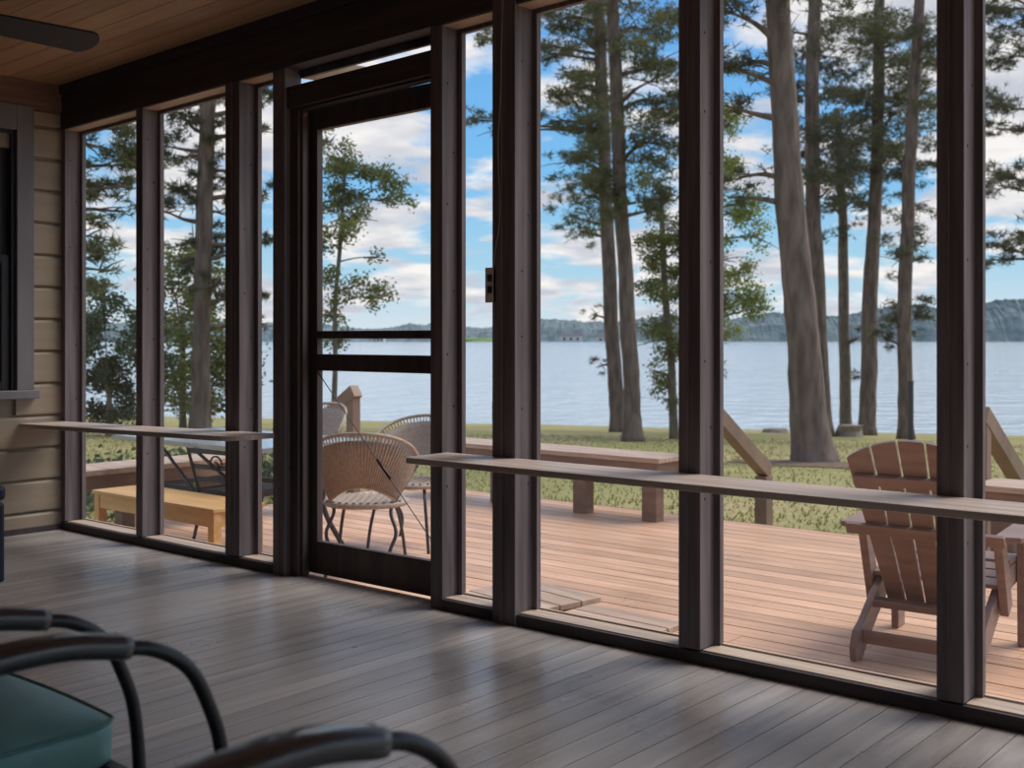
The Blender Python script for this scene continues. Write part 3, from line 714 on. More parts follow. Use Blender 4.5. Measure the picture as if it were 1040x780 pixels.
# ------------------------------------------------------------------ wicker chairs
def wicker_chair(loc, rz, label):
    """local: faces +y, back towards -y"""
    t = empty('wicker_chair', loc, rz, label=label, cat='chair', group='round wicker chairs around the patio table')
    H = .42; R = .245
    bm = B(); n = 36
    prof = [(.001, H + .004), (.10, H + .004), (.20, H + .010), (R, H + .006), (R + .012, H - .008), (R, H - .024), (.18, H - .02), (.001, H - .02)]
    rings = [[bm.verts.new((r * cos(2 * pi * k / n), r * sin(2 * pi * k / n) * .95, z)) for k in range(n)] for r, z in prof]
    for a, b in zip(rings, rings[1:]):
        for k in range(n): bm.faces.new((a[k], a[(k + 1) % n], b[(k + 1) % n], b[k]))
    s = obj('seat', bm, M['wicker'], t, smooth=True)
    bm = B()
    for k in range(11):
        X = -.21 + k * .042; h = sqrt(max(0, R * R - X * X)) * .93; beam(bm, (X, -h, H + .012), (X, h, H + .012), .016, .008)
    obj('seat_strands', bm, M['wicker'], s)
    # back: fan shell, phi from -75 to 75 about -y
    def rim(ph):                      # upper edge of the back
        c = cos(ph * .98); k = max(0, c)
        return Vector(((R + .02 + .085 * k ** .4) * sin(ph) * 1.02, -(R + .0 + .11 * k) * cos(ph), H + .06 + .36 * k ** .5))
    def low(ph):
        a = ph * .62
        return Vector((R * .98 * sin(a), -R * 0.98 * cos(a), H + .105 * cos(a * 1.6) ** 1 if abs(a) < 1 else H))
    PH = rad(82); m = 44
    bm = B(); N_ = 8
    grid = []
    for i in range(m + 1):
        ph = -PH + 2 * PH * i / m; a, b = low(ph), rim(ph); row = []
        for j in range(N_ + 1):
            tt = j / N_; p = a.lerp(b, tt); p.y -= .015 * sin(pi * tt); row.append(p)
        grid.append(row)
    # woven panel up to 80 percent
    k8 = 8
    V = [[bm.verts.new(p) for p in row[:k8]] for row in grid]
    V2 = [[bm.verts.new(p + Vector((0, .006, 0))) for p in row[:k8]] for row in grid]
    for i in range(m):
        for j in range(k8 - 1):
            bm.faces.new((V[i][j], V[i + 1][j], V[i + 1][j + 1], V[i][j + 1])); bm.faces.new((V2[i][j], V2[i][j + 1], V2[i + 1][j + 1], V2[i + 1][j]))
        bm.faces.new((V[i][0], V2[i][0], V2[i + 1][0], V[i + 1][0])); bm.faces.new((V[i][-1], V[i + 1][-1], V2[i + 1][-1], V2[i][-1]))
    bk = obj('backrest', bm, M['wicker'], t, smooth=True)
    bm = B()
    for i in range(0, m + 1): tube(bm, [p + Vector((0, -.002, 0)) for p in grid[i]], .0042, 5)
    obj('back_strands', bm, M['wicker'], bk, smooth=True)
    bm = B(); tube(bm, [row[-1] for row in grid], .0115, 8); tube(bm, [row[0] for row in grid], .007, 6); obj('rim', bm, M['wicker'], bk, smooth=True)
    for sx in (-1, 1):
        e = rim(-PH if sx < 0 else PH)
        bm = B(); tube(bm, catmull([(e.x * .98, e.y - .01, e.z), (sx * .19, -.13, H + .02), (sx * .165, -.17, H - .05), (sx * .20, -.22, H - .16), (sx * .165, -.25, H - .28), (sx * .20, -.30, .0)], 6), .0105, 8)
        obj('leg', bm, M['graymetal'], t, smooth=True)
        bm = B(); tube(bm, catmull([(sx * .12, .10, H - .02), (sx * .16, .20, H - .08), (sx * .19, .25, H - .24), (sx * .21, .27, .0)], 6), .0105, 8)
        obj('leg', bm, M['graymetal'], t, smooth=True)
    bm = B(); P = [(.14 * cos(2 * pi * k / 24), .14 * sin(2 * pi * k / 24), H - .03) for k in range(25)]; tube(bm, P, .007, 6)
    obj('seat_ring', bm, M['graymetal'], t, smooth=True)
    return t
wicker_chair((-5.02, 4.60, DECK), rad(40), 'tan wicker chair with rounded back, nearest one seen through the screen door')
wicker_chair((-5.42, 5.38, DECK), rad(205), 'tan wicker chair behind the nearest one, its back at the right of the door')
wicker_chair((-7.15, 5.88, DECK), rad(190), 'tan wicker chair farthest left in the door view, only its back rim showing')

# ------------------------------------------------------------------ adirondack chair
def adirondack(loc, rz, label):
    """local: origin on deck under the middle of the rear feet, y forward"""
    t = empty('adirondack_chair', loc, rz, label=label, cat='chair')
    # side stringers with rounded rear foot
    for s in (-1, 1):
        up = [(-.045, .0), (-.055, .06), (-.02, .125), (.05, .155), (.19, .245), (.34, .325), (.52, .375), (.70, .385)]
        dn = [(.70, .29), (.52, .275), (.36, .225), (.22, .14), (.10, .06), (.03, .0)]
        bm = B(); X = s * .245; prism(bm, up + dn, 'x', X - .016, X + .016); obj('side_stringer', bm, M['adiron'], t, bevel=.004)
        bm = B(); X = s * .281; prism(bm, [(.62, 0), (.72, 0), (.72, .535), (.60, .535)], 'x', X - .017, X + .017); obj('front_leg', bm, M['adiron'], t, bevel=.004)
        bm = B(); X = s * .285; prism(bm, [(.17, .535), (.25, .535), (.36, .24), (.29, .20)], 'x', X - .018, X + .018); obj('rear_leg', bm, M['adiron'], t, bevel=.003)
        bm = B(); c = s * .325
        pl = [(c - s * .05, .14), (c + s * .055, .17), (c + s * .08, .45), (c + s * .075, .76), (c + s * .04, .80), (c - s * .04, .80), (c - s * .07, .76), (c - s * .06, .40)]
        prism(bm, pl, 'z', .535, .56); obj('armrest', bm, M['adiron'], t, bevel=.006)
        bm = B(); prism(bm, [(.60, .535), (.48, .535), (.60, .42)], 'x', s * .30 - .012 + s * .01, s * .30 + .012 + s * .01); obj('arm_bracket', bm, M['adiron'], t)
    # seat slats
    for k in range(6):
        y = .30 + k * .078; z = .325 + .06 * min(1, k / 3.0) - .01 * (k == 5)
        bm = B(); beam(bm, (-.262, y, z + .02 - .012), (.262, y, z + .02 - .012), .07, .02, up=(0, -.25 if k < 3 else -.05, 1)); obj('seat_slat', bm, M['adiron'], t, bevel=.003)
    # back: leaning fan of slats, from (y .26,z .20) to (y -.06,z .95)
    b0 = Vector((0, .29, .19)); b1 = Vector((0, -.07, .95)); up = (b1 - b0); L_ = up.length; up.normalize(); nrm = Vector((0, up.z, -up.y))
    n = 5
    for k in range(n):
        c = k - 2
        wb, wt = .074, .104; gb, gt = .008, .011
        xb, xt = c * (wb + gb), c * (wt + gt)
        R_ = .46; tops = lambda X: L_ - (R_ - sqrt(max(0, R_ * R_ - X * X)))
        poly = [(xb - wb / 2, 0), (xb + wb / 2, 0)]
        for q in range(7):
            X = xt + wt / 2 - wt * q / 6; poly.append((X, tops(X)))
        bm = B()
        A = [bm.verts.new(b0 + Vector((x, 0, 0)) + up * v) for x, v in poly]; C = [bm.verts.new(b0 + Vector((x, 0, 0)) + up * v + nrm * .02) for x, v in poly]
        bm.faces.new(A); bm.faces.new(C[::-1])
        for i in range(len(poly)): bm.faces.new((A[i], A[(i + 1) % len(poly)], C[(i + 1) % len(poly)], C[i]))
        obj('back_slat', bm, M['adiron'], t, bevel=.003)
    def brace(v, w, h, off=-.014):
        p = b0 + up * v + nrm * off; bm = B(); beam(bm, p - Vector((w / 2, 0, 0)), p + Vector((w / 2, 0, 0)), h, .024, up=nrm); return bm
    obj('upper_brace', brace(L_ - .19, .52, .045), M['adiron'], t, bevel=.003)
    obj('middle_brace', brace(.40, .66, .05), M['adiron'], t, bevel=.003)
    bm = B(); box(bm, (-.262, .16, .195), (.262, .25, .225)); obj('rear_crosspiece', bm, M['adiron'], t, bevel=.003)
    bm = B(); box(bm, (-.228, .02, .065), (.228, .045, .12)); obj('foot_crosspiece', bm, M['adiron'], t, bevel=.003)
    bm = B(); box(bm, (-.262, .705, .29), (.262, .725, .38)); obj('front_crosspiece', bm, M['adiron'], t, bevel=.003)
    return t
adirondack((-1.79, 4.72, DECK), rad(4), 'brown slatted adirondack chair facing the lake, seen from behind')

# ------------------------------------------------------------------ two low footstools just outside the sill
def footstool(corner, rz, label):
    """corner: the far right corner of the top"""
    H = .33; lx, ly = .44, .46
    c = Vector((*corner, DECK)) - Matrix.Rotation(rz, 3, 'Z') @ Vector((lx / 2, ly / 2, 0))
    t = empty('footstool', c, rz, label=label, cat='footstool')
    for k in range(4):
        Y = -ly / 2 + (k + .5) * ly / 4
        bm = B(); box(bm, (-lx / 2, Y - ly / 8 + .003, H - .024), (lx / 2, Y + ly / 8 - .003, H)); obj('top_slat', bm, M['deckbench'], t, bevel=.004)
    for sy in (-1, 1):
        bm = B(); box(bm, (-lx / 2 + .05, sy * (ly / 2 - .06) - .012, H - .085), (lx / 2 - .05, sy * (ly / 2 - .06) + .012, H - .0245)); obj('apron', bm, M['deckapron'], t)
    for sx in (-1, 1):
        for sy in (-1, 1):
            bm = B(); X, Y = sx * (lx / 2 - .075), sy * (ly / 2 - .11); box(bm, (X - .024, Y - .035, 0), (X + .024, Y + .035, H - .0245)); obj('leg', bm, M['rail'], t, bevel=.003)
    return t
footstool((-2.71, 3.77), rad(-10), 'low slatted wooden footstool just outside the sill, left of two')
footstool((-2.23, 3.63), rad(-2), 'low slatted wooden footstool just outside the sill, right of two')

# ------------------------------------------------------------------ lawn, lake, far shore
vs, fs = [], []
S = [-14 + i * 1.3 for i in range(18)] + [9.4 + 1.1 * i for i in range(58)]; Rr = [-48 + i * 1.4 for i in range(70)]
for s in S:
    for r in Rr:
        x = -SN * s + CS * r; y = CS * s + SN * r; vs.append((x, y, lawn_z(x, y)))
nr = len(Rr)
for i in range(len(S) - 1):
    for j in range(nr - 1):
        a = i * nr + j; fs.append((a, a + 1, a + nr + 1, a + nr))
raw('lawn', vs, fs, M['lawn'], smooth=True, kind='structure')
LZ = -3.0
def sr(s, r, z): return Vector((-SN * s + CS * r, CS * s + SN * r, z))
raw('lake', [sr(30, -90, LZ), sr(30, 90, LZ), sr(2400, 2000, LZ), sr(2400, -2000, LZ)], [(0, 1, 2, 3)], M['lake'], kind='structure')
def ridge(name, s0, depth, r0, r1, n, hfun, m):
    vs, fs = [], []; rows = 9
    for j in range(rows):
        t = j / (rows - 1)
        for i in range(n + 1):
            r = r0 + (r1 - r0) * i / n
            prof_ = min(1, (t * 2.6)) if t < .6 else 1 - (t - .6) * .8
            h = hfun(r) * prof_ ** .45
            h *= .95 + .12 * noise.noise(Vector((r * .06, t * 7, 3))) + .08 * noise.noise(Vector((r * .23, t * 15, 9))) + .07 * noise.noise(Vector((r * .7, t * 25, 2)))
            vs.append(sr(s0 + t * depth + 6 * noise.noise(Vector((r * .05, j, 5))), r, LZ - 1 if j == 0 else LZ + max(1, h)))
    for j in range(rows - 1):
        for i in range(n):
            a = j * (n + 1) + i; fs.append((a, a + 1, a + n + 2, a + n + 1))
    return raw(name, vs, fs, m, kind='structure')
def hf(r):
    # left lower, rising to the right
    a = 20 + 4 * sin(r * .013) + 3 * sin(r * .05)
    if r > 150: a += min(20, (r - 150) * .075)
    return a
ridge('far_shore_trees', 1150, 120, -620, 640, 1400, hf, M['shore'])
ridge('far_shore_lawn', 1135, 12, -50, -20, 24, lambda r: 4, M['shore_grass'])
# lakeside houses
def house(r, s, w, h, label):
    o = sr(s, r, LZ); t = empty('lake_house', o, YAW, label=label, cat='house', group='houses on the far shore')
    bm = B(); box(bm, (-w / 2, -6, 0), (w / 2, 6, h)); obj('walls', bm, M['housewhite'], t)
    bm = B(); prism(bm, [(-7, h + .01), (7, h + .01), (0, h + 3.2)], 'x', -w / 2 - .6, w / 2 + .6); obj('roof', bm, M['houseroof'], t)
    for k in (-1, 0, 1):
        bm = B(); box(bm, (k * w * .3 - 1.1, -6.15, h * .3), (k * w * .3 + 1.1, -6.01, h * .75)); obj('window', bm, M['pane'], t)
house(58, 1128, 22, 5.5, 'long pale boathouse on the far shore, left of the paired pine trunks')
house(92, 1130, 16, 4.5, 'small pale house on the far shore just left of the pine trunk')
house(-132, 1130, 12, 4, 'small pale house on the far shore seen through the screen door')

# ------------------------------------------------------------------ trees
def tuft_pine(V, Fc, c, size, R, n):
    for _ in range(n):
        d = Vector((R.gauss(0, 1), R.gauss(0, 1), R.gauss(.15, .8))).normalized()
        s = d.cross(Vector((R.gauss(0, 1), R.gauss(0, 1), R.gauss(0, 1)))).normalized() * size * .06
        tip = c + d * size * R.uniform(.7, 1.2); b = len(V)
        V += [c - s, c + s, tip]; Fc.append((b, b + 1, b + 2))
def tuft_leaf(V, Fc, c, size, R, n):
    for _ in range(n):
        o = c + Vector((R.gauss(0, 1), R.gauss(0, 1), R.gauss(0, 1))) * size * .8
        d = Vector((R.gauss(0, 1), R.gauss(0, 1), R.gauss(-.2, .6))).normalized()
        s = d.cross(Vector((R.gauss(0, 1), R.gauss(0, 1), R.gauss(0, 1)))).normalized()
        l = size * R.uniform(.3, .5); b = len(V)
        V += [o - d * l, o + s * l * .55, o + d * l, o - s * l * .55]; Fc.append((b, b + 1, b + 2, b + 3))
def tree(name, label, cat, s, trunk, clumps, kind, leaf, bark, seed, group=None, flare=1.35, dens=1.0, extra_top=True, tsize=None, limbs=True):
    """trunk: [(px,py,width_px)...] from the base up, at forward distance s; clumps: [(px,py,rpx[,dens])]"""
    R = random.Random(seed)
    base = onlawn(trunk[0][0], s); base.z -= .06
    t = empty(name, base, label=label, cat=cat, group=group)
    pts, rad_ = [], []
    for k, (px, py, w) in enumerate(trunk):
        p = at(px, py, s); 
        if k == 0: p = base.copy()
        pts.append(p); rad_.append(w * s / FPX / 2)
    # carry the stem on above the frame
    if extra_top:
        d = (pts[-1] - pts[-2]).normalized(); h = pts[-1].z
        for k in range(1, 4):
            pts.append(pts[-1] + d * 2.2); rad_.append(rad_[-1] * .72)
    n = 8
    P = catmull(pts, n); RR = []
    for i in range(len(pts) - 1):
        for k in range(n): RR.append(rad_[i] + (rad_[i + 1] - rad_[i]) * k / n)
    RR.append(rad_[-1])
    for i in range(len(P)):
        hgt = P[i].z - base.z
        RR[i] *= 1 + (flare - 1) * math.exp(-hgt / .35)
        P[i] += Vector((noise.noise(P[i] * .5 + Vector((seed, 0, 0))), noise.noise(P[i] * .5 + Vector((0, seed, 0))), 0)) * .06 if 3 < i < len(P) - 1 else Vector()
    bm = B(); tube(bm, P, RR, 16, wob=.10); bm.transform(Matrix.Translation(-base)); tk = obj('trunk', bm, bark, t, smooth=True)
    def stem_at(z):
        for a, b, ra in zip(P, P[1:], RR):
            if a.z <= z <= b.z: return a.lerp(b, (z - a.z) / max(1e-6, b.z - a.z)), ra
        return (P[0], RR[0]) if z < P[0].z else (P[-1], RR[-1])
    V, Fc = [], []; bmb = B(); nb = 0
    mpp = s / FPX
    cl = [(at(c[0], c[1], s) + Vector((-SN, CS, 0)) * R.uniform(-1, 1) * c[2] * mpp * 1.1, c[2] * mpp * (1.22 if kind == 'pine' else 1.0), c[3] if len(c) > 3 else 1) for c in clumps]
    if extra_top and limbs:      # crown above the frame
        for k in range(10):
            z = pts[-4].z + R.uniform(0, 7); q, _ = stem_at(z)
            cl.append((q + Vector((R.uniform(-2, 2), R.uniform(-2, 2), 0)), 1.2, .5))
    for c, rr_, dn in cl:
        zst = max(base.z + 1.0, c.z - R.uniform(.1, .7) * rr_); q, ra = stem_at(zst)
        mid = q.lerp(c, .5) + Vector((0, 0, R.uniform(-.15, .35) * rr_))
        if limbs:
            tube(bmb, catmull([q, mid, c], 4), [max(.012, min(ra * .45, .07) * (1 - .8 * k / 8)) for k in range(9)], 6); nb += 1
            for k in range(5):
                e = c + Vector((R.gauss(0, 1), R.gauss(0, 1), R.gauss(0, .5))) * rr_ * .55
                f = mid.lerp(c, R.uniform(.2, 1)); tube(bmb, [f, f.lerp(e, .5) + Vector((0, 0, .05 * rr_)), e], [.02, .014, .008], 5)
        ts = (tsize or (.19 if kind == 'pine' else .12)) * (.75 + .25 * s / 30)
        area = (rr_ / ts) ** 2
        nt = int(area * (12.0 if kind == 'pine' else 30.0) * dn * dens)
        # sub-clusters make it patchy
        subs = [(c + Vector((R.gauss(0, 1), R.gauss(0, 1), R.gauss(0, .75))) * rr_ * .52) for _ in range(max(4, int(rr_ * 11)))]
        for _ in range(max(3, nt)):
            g = R.choice(subs); o = g + Vector((R.gauss(0, 1), R.gauss(0, 1), R.gauss(0, .45))) * rr_ * .20
            if kind == 'pine': tuft_pine(V, Fc, o, ts, R, 9)
            else: tuft_leaf(V, Fc, o, ts, R, 5)
    V = [v - base for v in V]
    if nb: bmb.transform(Matrix.Translation(-base)); obj('branches', bmb, bark, t, smooth=True)
    else: bmb.free()
    raw('foliage', V, Fc, leaf, t)
    return t
G = 'pines on the lawn by the lake'
tree('pine_tree', 'thickest leaning pine trunk in the middle of the lawn, pine straw at its foot', 'tree', 19.4,
     [(828, 470, 40), (818, 400, 35), (810, 300, 32), (797, 150, 28), (790, 0, 24)], [(735, 20, 34), (760, 60, 26, .7), (742, 105, 26, .7), (735, 70, 22), (740, 200, 18, .8), (750, 180, 16, .7)], 'pine', M['needle_dark'], M['bark'], 1, G, dens=.8)
tree('pine_tree', 'dark slender pine rising just right behind the thickest leaning trunk', 'tree', 40,
     [(838, 436, 16), (832, 330, 15), (826, 200, 15), (825, 100, 14), (828, 0, 13)], [(850, 50, 34), (815, 160, 26), (845, 130, 34), (842, 185, 26), (852, 95, 30), (808, 95, 20), (800, 30, 22, .8)], 'pine', M['needle_dark'], M['bark'], 2, G)
tree('pine_tree', 'thin straight pine with high dark foliage, left of a grey stump', 'tree', 44,
     [(859, 435, 12), (858, 350, 11), (856, 260, 10), (854, 180, 8), (850, 110, 6)], [(850, 172, 34), (835, 205, 22, .7), (868, 200, 22, .7), (852, 128, 26), (875, 150, 24), (845, 240, 14, .5), (868, 345, 9, .6)], 'pine', M['needle_dark'], M['bark2'], 3, G, extra_top=False)
tree('pine_tree', 'curved pine with a kinked lower trunk, between the stump and chair', 'tree', 43,
     [(880, 437, 17), (883, 360, 16), (884, 320, 16), (888, 220, 13), (891, 120, 12), (893, 0, 10)], [(905, 115, 40), (880, 60, 36), (915, 60, 30), (900, 165, 30), (872, 105, 26), (925, 30, 26), (888, 20, 26), (893, 205, 16, .5), (878, 385, 9, .5)], 'pine', M['needle'], M['bark'], 4, G)
tree('pine_tree', 'tall straight pine directly above the adirondack chair back', 'tree', 38,
     [(920, 441, 15), (919, 340, 14), (922, 220, 13), (927, 110, 12), (934, 0, 10)], [(940, 90, 28), (938, 165, 24), (928, 245, 24, .8), (912, 322, 24, .8), (938, 312, 16, .8), (902, 345, 12, .6), (940, 45, 22), (915, 262, 16, .6), (940, 205, 16, .7)], 'pine', M['needle_dark'], M['bark'], 5, G)
tree('pine_tree', 'left trunk of the paired pines in the wide screen beside the column', 'tree', 41,
     [(629, 436, 17), (624, 370, 15), (617, 250, 14), (613, 130, 13), (607, 0, 12)], [(575, 30, 32), (592, 85, 32), (568, 95, 20), (600, 135, 30), (583, 190, 20, .7), (570, 165, 16, .6), (593, 235, 15, .6), (578, 218, 12, .6), (640, 30, 28), (553, 50, 18), (498, 45, 16), (486, 120, 16, .9), (500, 132, 10), (603, 320, 8, .5), (608, 372, 8, .6), (560, 20, 22), (600, 45, 24), (612, 90, 22), (560, 120, 18, .8), (590, 160, 20)], 'pine', M['needle'], M['bark'], 6, G)
tree('pine_tree', 'right trunk of the paired pines in the wide screen, standing nearer', 'tree', 30.5,
     [(643, 449, 20), (640, 380, 17), (634, 250, 15), (627, 130, 14), (621, 0, 12)], [(662, 85, 42), (668, 150, 34), (640, 205, 34), (660, 215, 26), (655, 30, 34), (630, 160, 30), (605, 195, 20, .8), (682, 60, 22), (675, 110, 24)], 'pine', M['needle'], M['bark'], 7, G, dens=1.1)
tree('young_hardwood_tree', 'slim leafy young tree right beside the paired pines, thin stem', 'tree', 34,
     [(685, 425, 9), (681, 360, 8), (676, 300, 7), (673, 240, 6), (670, 190, 4)], [(672, 235, 22), (680, 275, 22), (665, 300, 18, .8), (678, 330, 20, .8), (664, 262, 16), (684, 360, 12), (668, 378, 12, .7), (682, 405, 10, .7), (655, 330, 12, .5), (655, 180, 20, .6), (690, 250, 20), (692, 300, 20), (668, 345, 16), (676, 395, 14), (655, 245, 12), (662, 285, 14), (690, 350, 16)], 'leaf', M['leaf'], M['bark2'], 8, extra_top=False, dens=.30)
tree('yellow_green_tree', 'yellow-green leafy tree at the left edge of the screen behind the big leaning pine', 'tree', 33,
     [(716, 440, 10), (718, 350, 9), (720, 260, 8), (722, 180, 6)], [(742, 215, 26), (740, 165, 24), (745, 300, 26), (735, 340, 18), (760, 315, 20, .8), (762, 275, 16, .7), (738, 262, 22), (720, 300, 20), (768, 240, 14, .6), (775, 205, 14, .6), (730, 130, 22), (733, 375, 10, .5)], 'leaf', M['leaf_yellow'], M['bark2'], 9, extra_top=False, dens=.30)
tree('pine_tree', 'straight grey-brown pine behind the second screen from the left wall', 'tree', 27,
     [(203, 434, 21), (204, 350, 18), (207, 230, 17), (211, 150, 16), (214, 90, 15)], [(185, 120, 24), (225, 125, 22), (180, 195, 22, .8), (172, 150, 18, .7), (232, 175, 16, .6), (190, 240, 18, .7), (225, 250, 18, .7), (268, 108, 18), (268, 200, 13, .8), (270, 300, 15, .8), (172, 95, 20), (240, 90, 22), (268, 330, 8, .6), (255, 260, 14, .6), (178, 160, 18, .8), (196, 180, 16, .8), (222, 170, 16), (170, 215, 18), (222, 215, 18), (200, 105, 16), (265, 130, 14), (195, 265, 16), (226, 290, 16), (268, 245, 10)], 'pine', M['needle_dark'], M['bark'], 10, G)
tree('pine_tree', 'pine with low hanging boughs behind the screen beside the left wall', 'tree', 20,
     [(52, 470, 18), (50, 350, 16), (48, 200, 15), (48, 60, 13)], [(105, 150, 32), (95, 185, 24), (128, 165, 22), (92, 240, 26), (110, 275, 18, .7), (125, 215, 14, .5), (98, 110, 24), (118, 118, 22), (88, 290, 18, .7), (110, 190, 24), (130, 190, 18), (104, 222, 18), (84, 130, 20), (132, 130, 18), (90, 262, 18)], 'pine', M['needle'], M['bark'], 11, G, dens=.8)
tree('airy_hardwood_tree', 'airy leafy tree seen through the upper half of the screen door', 'tree', 27,
     [(338, 436, 6), (341, 370, 5), (340, 300, 4.5), (346, 230, 4), (350, 170, 3)], [(348, 165, 28), (380, 190, 26), (340, 205, 22), (362, 225, 24), (398, 205, 14, .7), (340, 250, 20, .8), (352, 295, 24, .8), (378, 300, 20, .8), (335, 320, 16, .6), (330, 140, 18), (395, 178, 12, .6), (345, 345, 16, .5), (382, 262, 10, .5)], 'leaf', M['leaf'], M['bark2'], 12, extra_top=False, dens=.30)
tree('pine_tree', 'pine outside the far right screen, only its boughs showing', 'tree', 32,
     [(1075, 455, 22), (1072, 300, 19), (1068, 150, 17), (1066, 0, 15)], [(1018, 60, 22), (1028, 110, 24), (1012, 130, 16), (1022, 175, 24), (1010, 190, 14), (1015, 250, 18), (1032, 240, 20), (1005, 15, 18), (1035, 20, 22), (1003, 265, 10)], 'pine', M['needle_dark'], M['bark'], 13, G)
# dense shrubs on the left
tree('dense_shrub', 'dense dark green shrub filling the lower half of the screen beside the left wall', 'shrub', 27,
     [(112, 450, 8), (111, 430, 7), (110, 400, 5)], [(105, 330, 34), (95, 380, 34), (120, 380, 30), (128, 335, 26), (90, 340, 26), (110, 300, 26, .8), (135, 410, 24), (100, 415, 28), (150, 360, 24)], 'leaf', M['leaf_dark'], M['bark2'], 14, extra_top=False, dens=.32, tsize=.13)
tree('dense_shrub', 'tall ragged shrub behind the straight pine near the second screen', 'shrub', 31,
     [(186, 432, 7), (185, 380, 6), (184, 330, 4)], [(188, 255, 20), (205, 320, 24), (210, 360, 24), (180, 290, 26), (175, 340, 28), (190, 380, 28), (225, 350, 24), (228, 300, 22), (232, 390, 22), (172, 395, 26), (205, 405, 22), (215, 270, 18, .7), (168, 265, 22, .8), (240, 415, 14)], 'leaf', M['leaf'], M['bark2'], 15, extra_top=False, dens=.34, tsize=.17)

# pine straw under the big pine, stump, rocks, stakes, low plants
p = onlawn(828, 19.4)
bm = B()
for k in range(40):
    a = 2 * pi * k / 40
vsm = []; fsm = []
for j, rr_ in enumerate((0, .5, .85, 1.2)):
    for k in range(32):
        a = 2 * pi * k / 32; q = rr_ * (1 + .25 * noise.noise(Vector((cos(a) * 2, sin(a) * 2, rr_)))); x, y = p.x + q * cos(a) * 1.3, p.y + q * sin(a)
        vsm.append((x, y, lawn_z(x, y) + .05 * (1 - rr_ / 1.2) + .012))
for j in range(3):
    for k in range(32): a = j * 32 + k; b = j * 32 + (k + 1) % 32; fsm.append((a, b, b + 32, a + 32))
raw('pine_straw', vsm, fsm, M['mulch'], smooth=True, kind='stuff', label='ring of brown pine straw around the thick leaning trunk', cat='ground cover')
bm.free()
def stump(px, s, w, h, label, nm='tree_stump', m='stump'):
    o = onlawn(px, s); bm = B(); P = [(0, 0, -.1), (0, 0, h * .5), (0, 0, h)]; tube(bm, P, [w * .62, w * .5, w * .46], 16, wob=.35)
    q = obj(nm, bm, M[m], smooth=False); q.location = o; tag(q, label, nm.split('_')[-1]); return q
stump(864, 40, .85, .42, 'old grey tree stump beside the thin straight pine')
stump(788, 44, .9, .16, 'low flat stump at the water edge left of the leaning pine')
for i, (px, s, hh, lb) in enumerate(((925, 24, 1.55, 'thin dark stake standing in the lawn right of the adirondack chair top'), (501, 47, 1.0, 'thin dark stake at the water edge seen between door and column'))):
    o = onlawn(px, s); bm = B(); tube(bm, [(0, 0, -.1), (0, 0, hh)], .06 if i == 0 else .045, 8); tube(bm, [(0, 0, hh), (0, 0, hh + .03)], .07 if i == 0 else .055, 8)
    q = obj('marker_stake', bm, M['graymetal']); q.location = o; tag(q, lb, 'stake')
# low plants behind the left bench
V, Fc = [], []; R = random.Random(5)
for k in range(700):
    x, y = R.uniform(-10.6, -8.7), R.uniform(3.5, 7.8); z = lawn_z(x, y); hgt = R.uniform(.05, .32)
    tuft_leaf(V, Fc, Vector((x, y, z + hgt)), .10, R, 8)
raw('ground_cover_plants', V, Fc, M['leaf_dark'], kind='stuff', label='low leafy ground cover behind the left deck bench', cat='plants')
# grass blades near the deck
V, Fc = [], []; R = random.Random(6)
for k in range(22000):
    s = 9 + 26 * R.random() ** 1.6; u = R.uniform(-.46, .5); x, y = s * (-SN + u * CS), s * (CS + u * SN)
    if y < 7.75 and x > -7.75: continue
    z = lawn_z(x, y) - .01; h = R.uniform(.02, .05) * (1 + s * .01); a = R.uniform(0, 2 * pi); w_ = .006 + .0007 * s; b = len(V)
    V += [(x - w_ * cos(a), y - w_ * sin(a), z), (x + w_ * cos(a), y + w_ * sin(a), z), (x + R.uniform(-.03, .03), y + R.uniform(-.03, .03), z + h)]; Fc.append((b, b + 1, b + 2))
raw('lawn_grass', V, Fc, M['grassblade'], kind='stuff', label='short olive green grass growing on the lawn', cat='grass')

# ------------------------------------------------------------------ sky, sun, camera
W = bpy.data.worlds.new('sky'); bpy.context.scene.world = W; W.use_nodes = True
N, L = W.node_tree.nodes, W.node_tree.links; bg = N['Background']
tc = N.new('ShaderNodeTexCoord'); sp = N.new('ShaderNodeSeparateXYZ'); L.new(tc.outputs['Generated'], sp.inputs[0])
def mth(op, a, b=None, c=None, clamp=False):
    n = N.new('ShaderNodeMath'); n.operation = op; n.use_clamp = clamp
    for i, v in enumerate((a, b, c)):
        if v is None: continue
        if isinstance(v, (int, float)): n.inputs[i].default_value = v
        else: L.new(v, n.inputs[i])
    return n.outputs[0]
gr = N.new('ShaderNodeValToRGB'); L.new(sp.outputs[2], gr.inputs[0]); e = gr.color_ramp.elements
e[0].position = 0; e[0].color = (.74, .82, .88, 1); e[1].position = 1; e[1].color = (.12, .30, .70, 1)
for pz, c in ((.06, (.42, .70, .88, 1)), (.14, (.22, .56, .93, 1)), (.30, (.13, .40, .86, 1))): q = e.new(pz); q.color = c
zz = mth('ADD', mth('MAXIMUM', sp.outputs[2], 0.0), .16)
cx_, cy_ = mth('DIVIDE', sp.outputs[0], zz), mth('DIVIDE', sp.outputs[1], zz)
cb = N.new('ShaderNodeCombineXYZ'); L.new(cx_, cb.inputs[0]); L.new(cy_, cb.inputs[1]); cb.inputs[2].default_value = 3.7
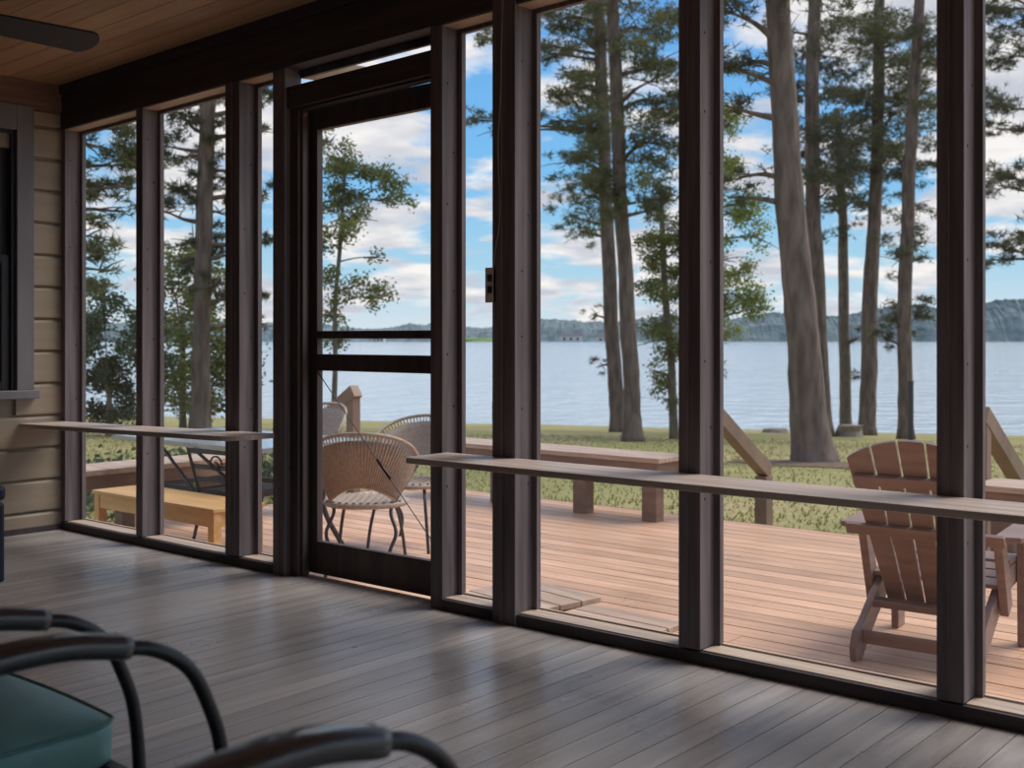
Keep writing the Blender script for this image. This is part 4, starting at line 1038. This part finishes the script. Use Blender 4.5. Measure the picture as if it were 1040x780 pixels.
n1 = N.new('ShaderNodeTexNoise'); n1.inputs['Scale'].default_value = 1.9; n1.inputs['Detail'].default_value = 9; n1.inputs['Roughness'].default_value = .55; n1.inputs['Distortion'].default_value = .25
L.new(cb.outputs[0], n1.inputs[0])
cr = N.new('ShaderNodeValToRGB'); cr.color_ramp.elements[0].position = .455; cr.color_ramp.elements[1].position = .545; L.new(n1.outputs[0], cr.inputs[0])
n2 = N.new('ShaderNodeTexNoise'); n2.inputs['Scale'].default_value = 3.6; n2.inputs['Detail'].default_value = 6; L.new(cb.outputs[0], n2.inputs[0])
cc = N.new('ShaderNodeValToRGB'); cc.color_ramp.elements[0].color = (.60, .64, .72, 1); cc.color_ramp.elements[1].color = (1.0, .97, .95, 1)
cc.color_ramp.elements[0].position = .38; cc.color_ramp.elements[1].position = .6; L.new(n2.outputs[0], cc.inputs[0])
mx = N.new('ShaderNodeMix'); mx.data_type = 'RGBA'; L.new(cr.outputs[0], mx.inputs[0]); L.new(gr.outputs[0], mx.inputs[6]); L.new(cc.outputs[0], mx.inputs[7])
L.new(mx.outputs[2], bg.inputs[0]); bg.inputs[1].default_value = 1.1

sd = bpy.data.lights.new('sun', 'SUN'); sd.energy = 3.4; sd.angle = rad(35); sd.color = (1, .93, .84)
so = link(bpy.data.objects.new('sun', sd)); so.rotation_euler = (rad(-38), 0, rad(-28))   # from the lake side, high

cd = bpy.data.cameras.new('camera'); cam = link(bpy.data.objects.new('camera', cd)); bpy.context.scene.camera = cam
cd.sensor_width = 36; cd.lens = FPX / 1040 * 36; cd.shift_y = -(390 - HOR) / 1040
cd.clip_start = .05; cd.clip_end = 6000
cam.location = (0, 0, EYE); cam.rotation_euler = (rad(90), 0, YAW)
cd.dof.use_dof = True; cd.dof.focus_distance = 4.2; cd.dof.aperture_fstop = 4.8
sc = bpy.context.scene
sc.view_settings.view_transform = 'Standard'; sc.view_settings.look = 'None'; sc.view_settings.gamma = 1; sc.view_settings.use_curve_mapping = False
sc.view_settings.exposure = 0.0
sc.cycles.transparent_max_bounces = 24
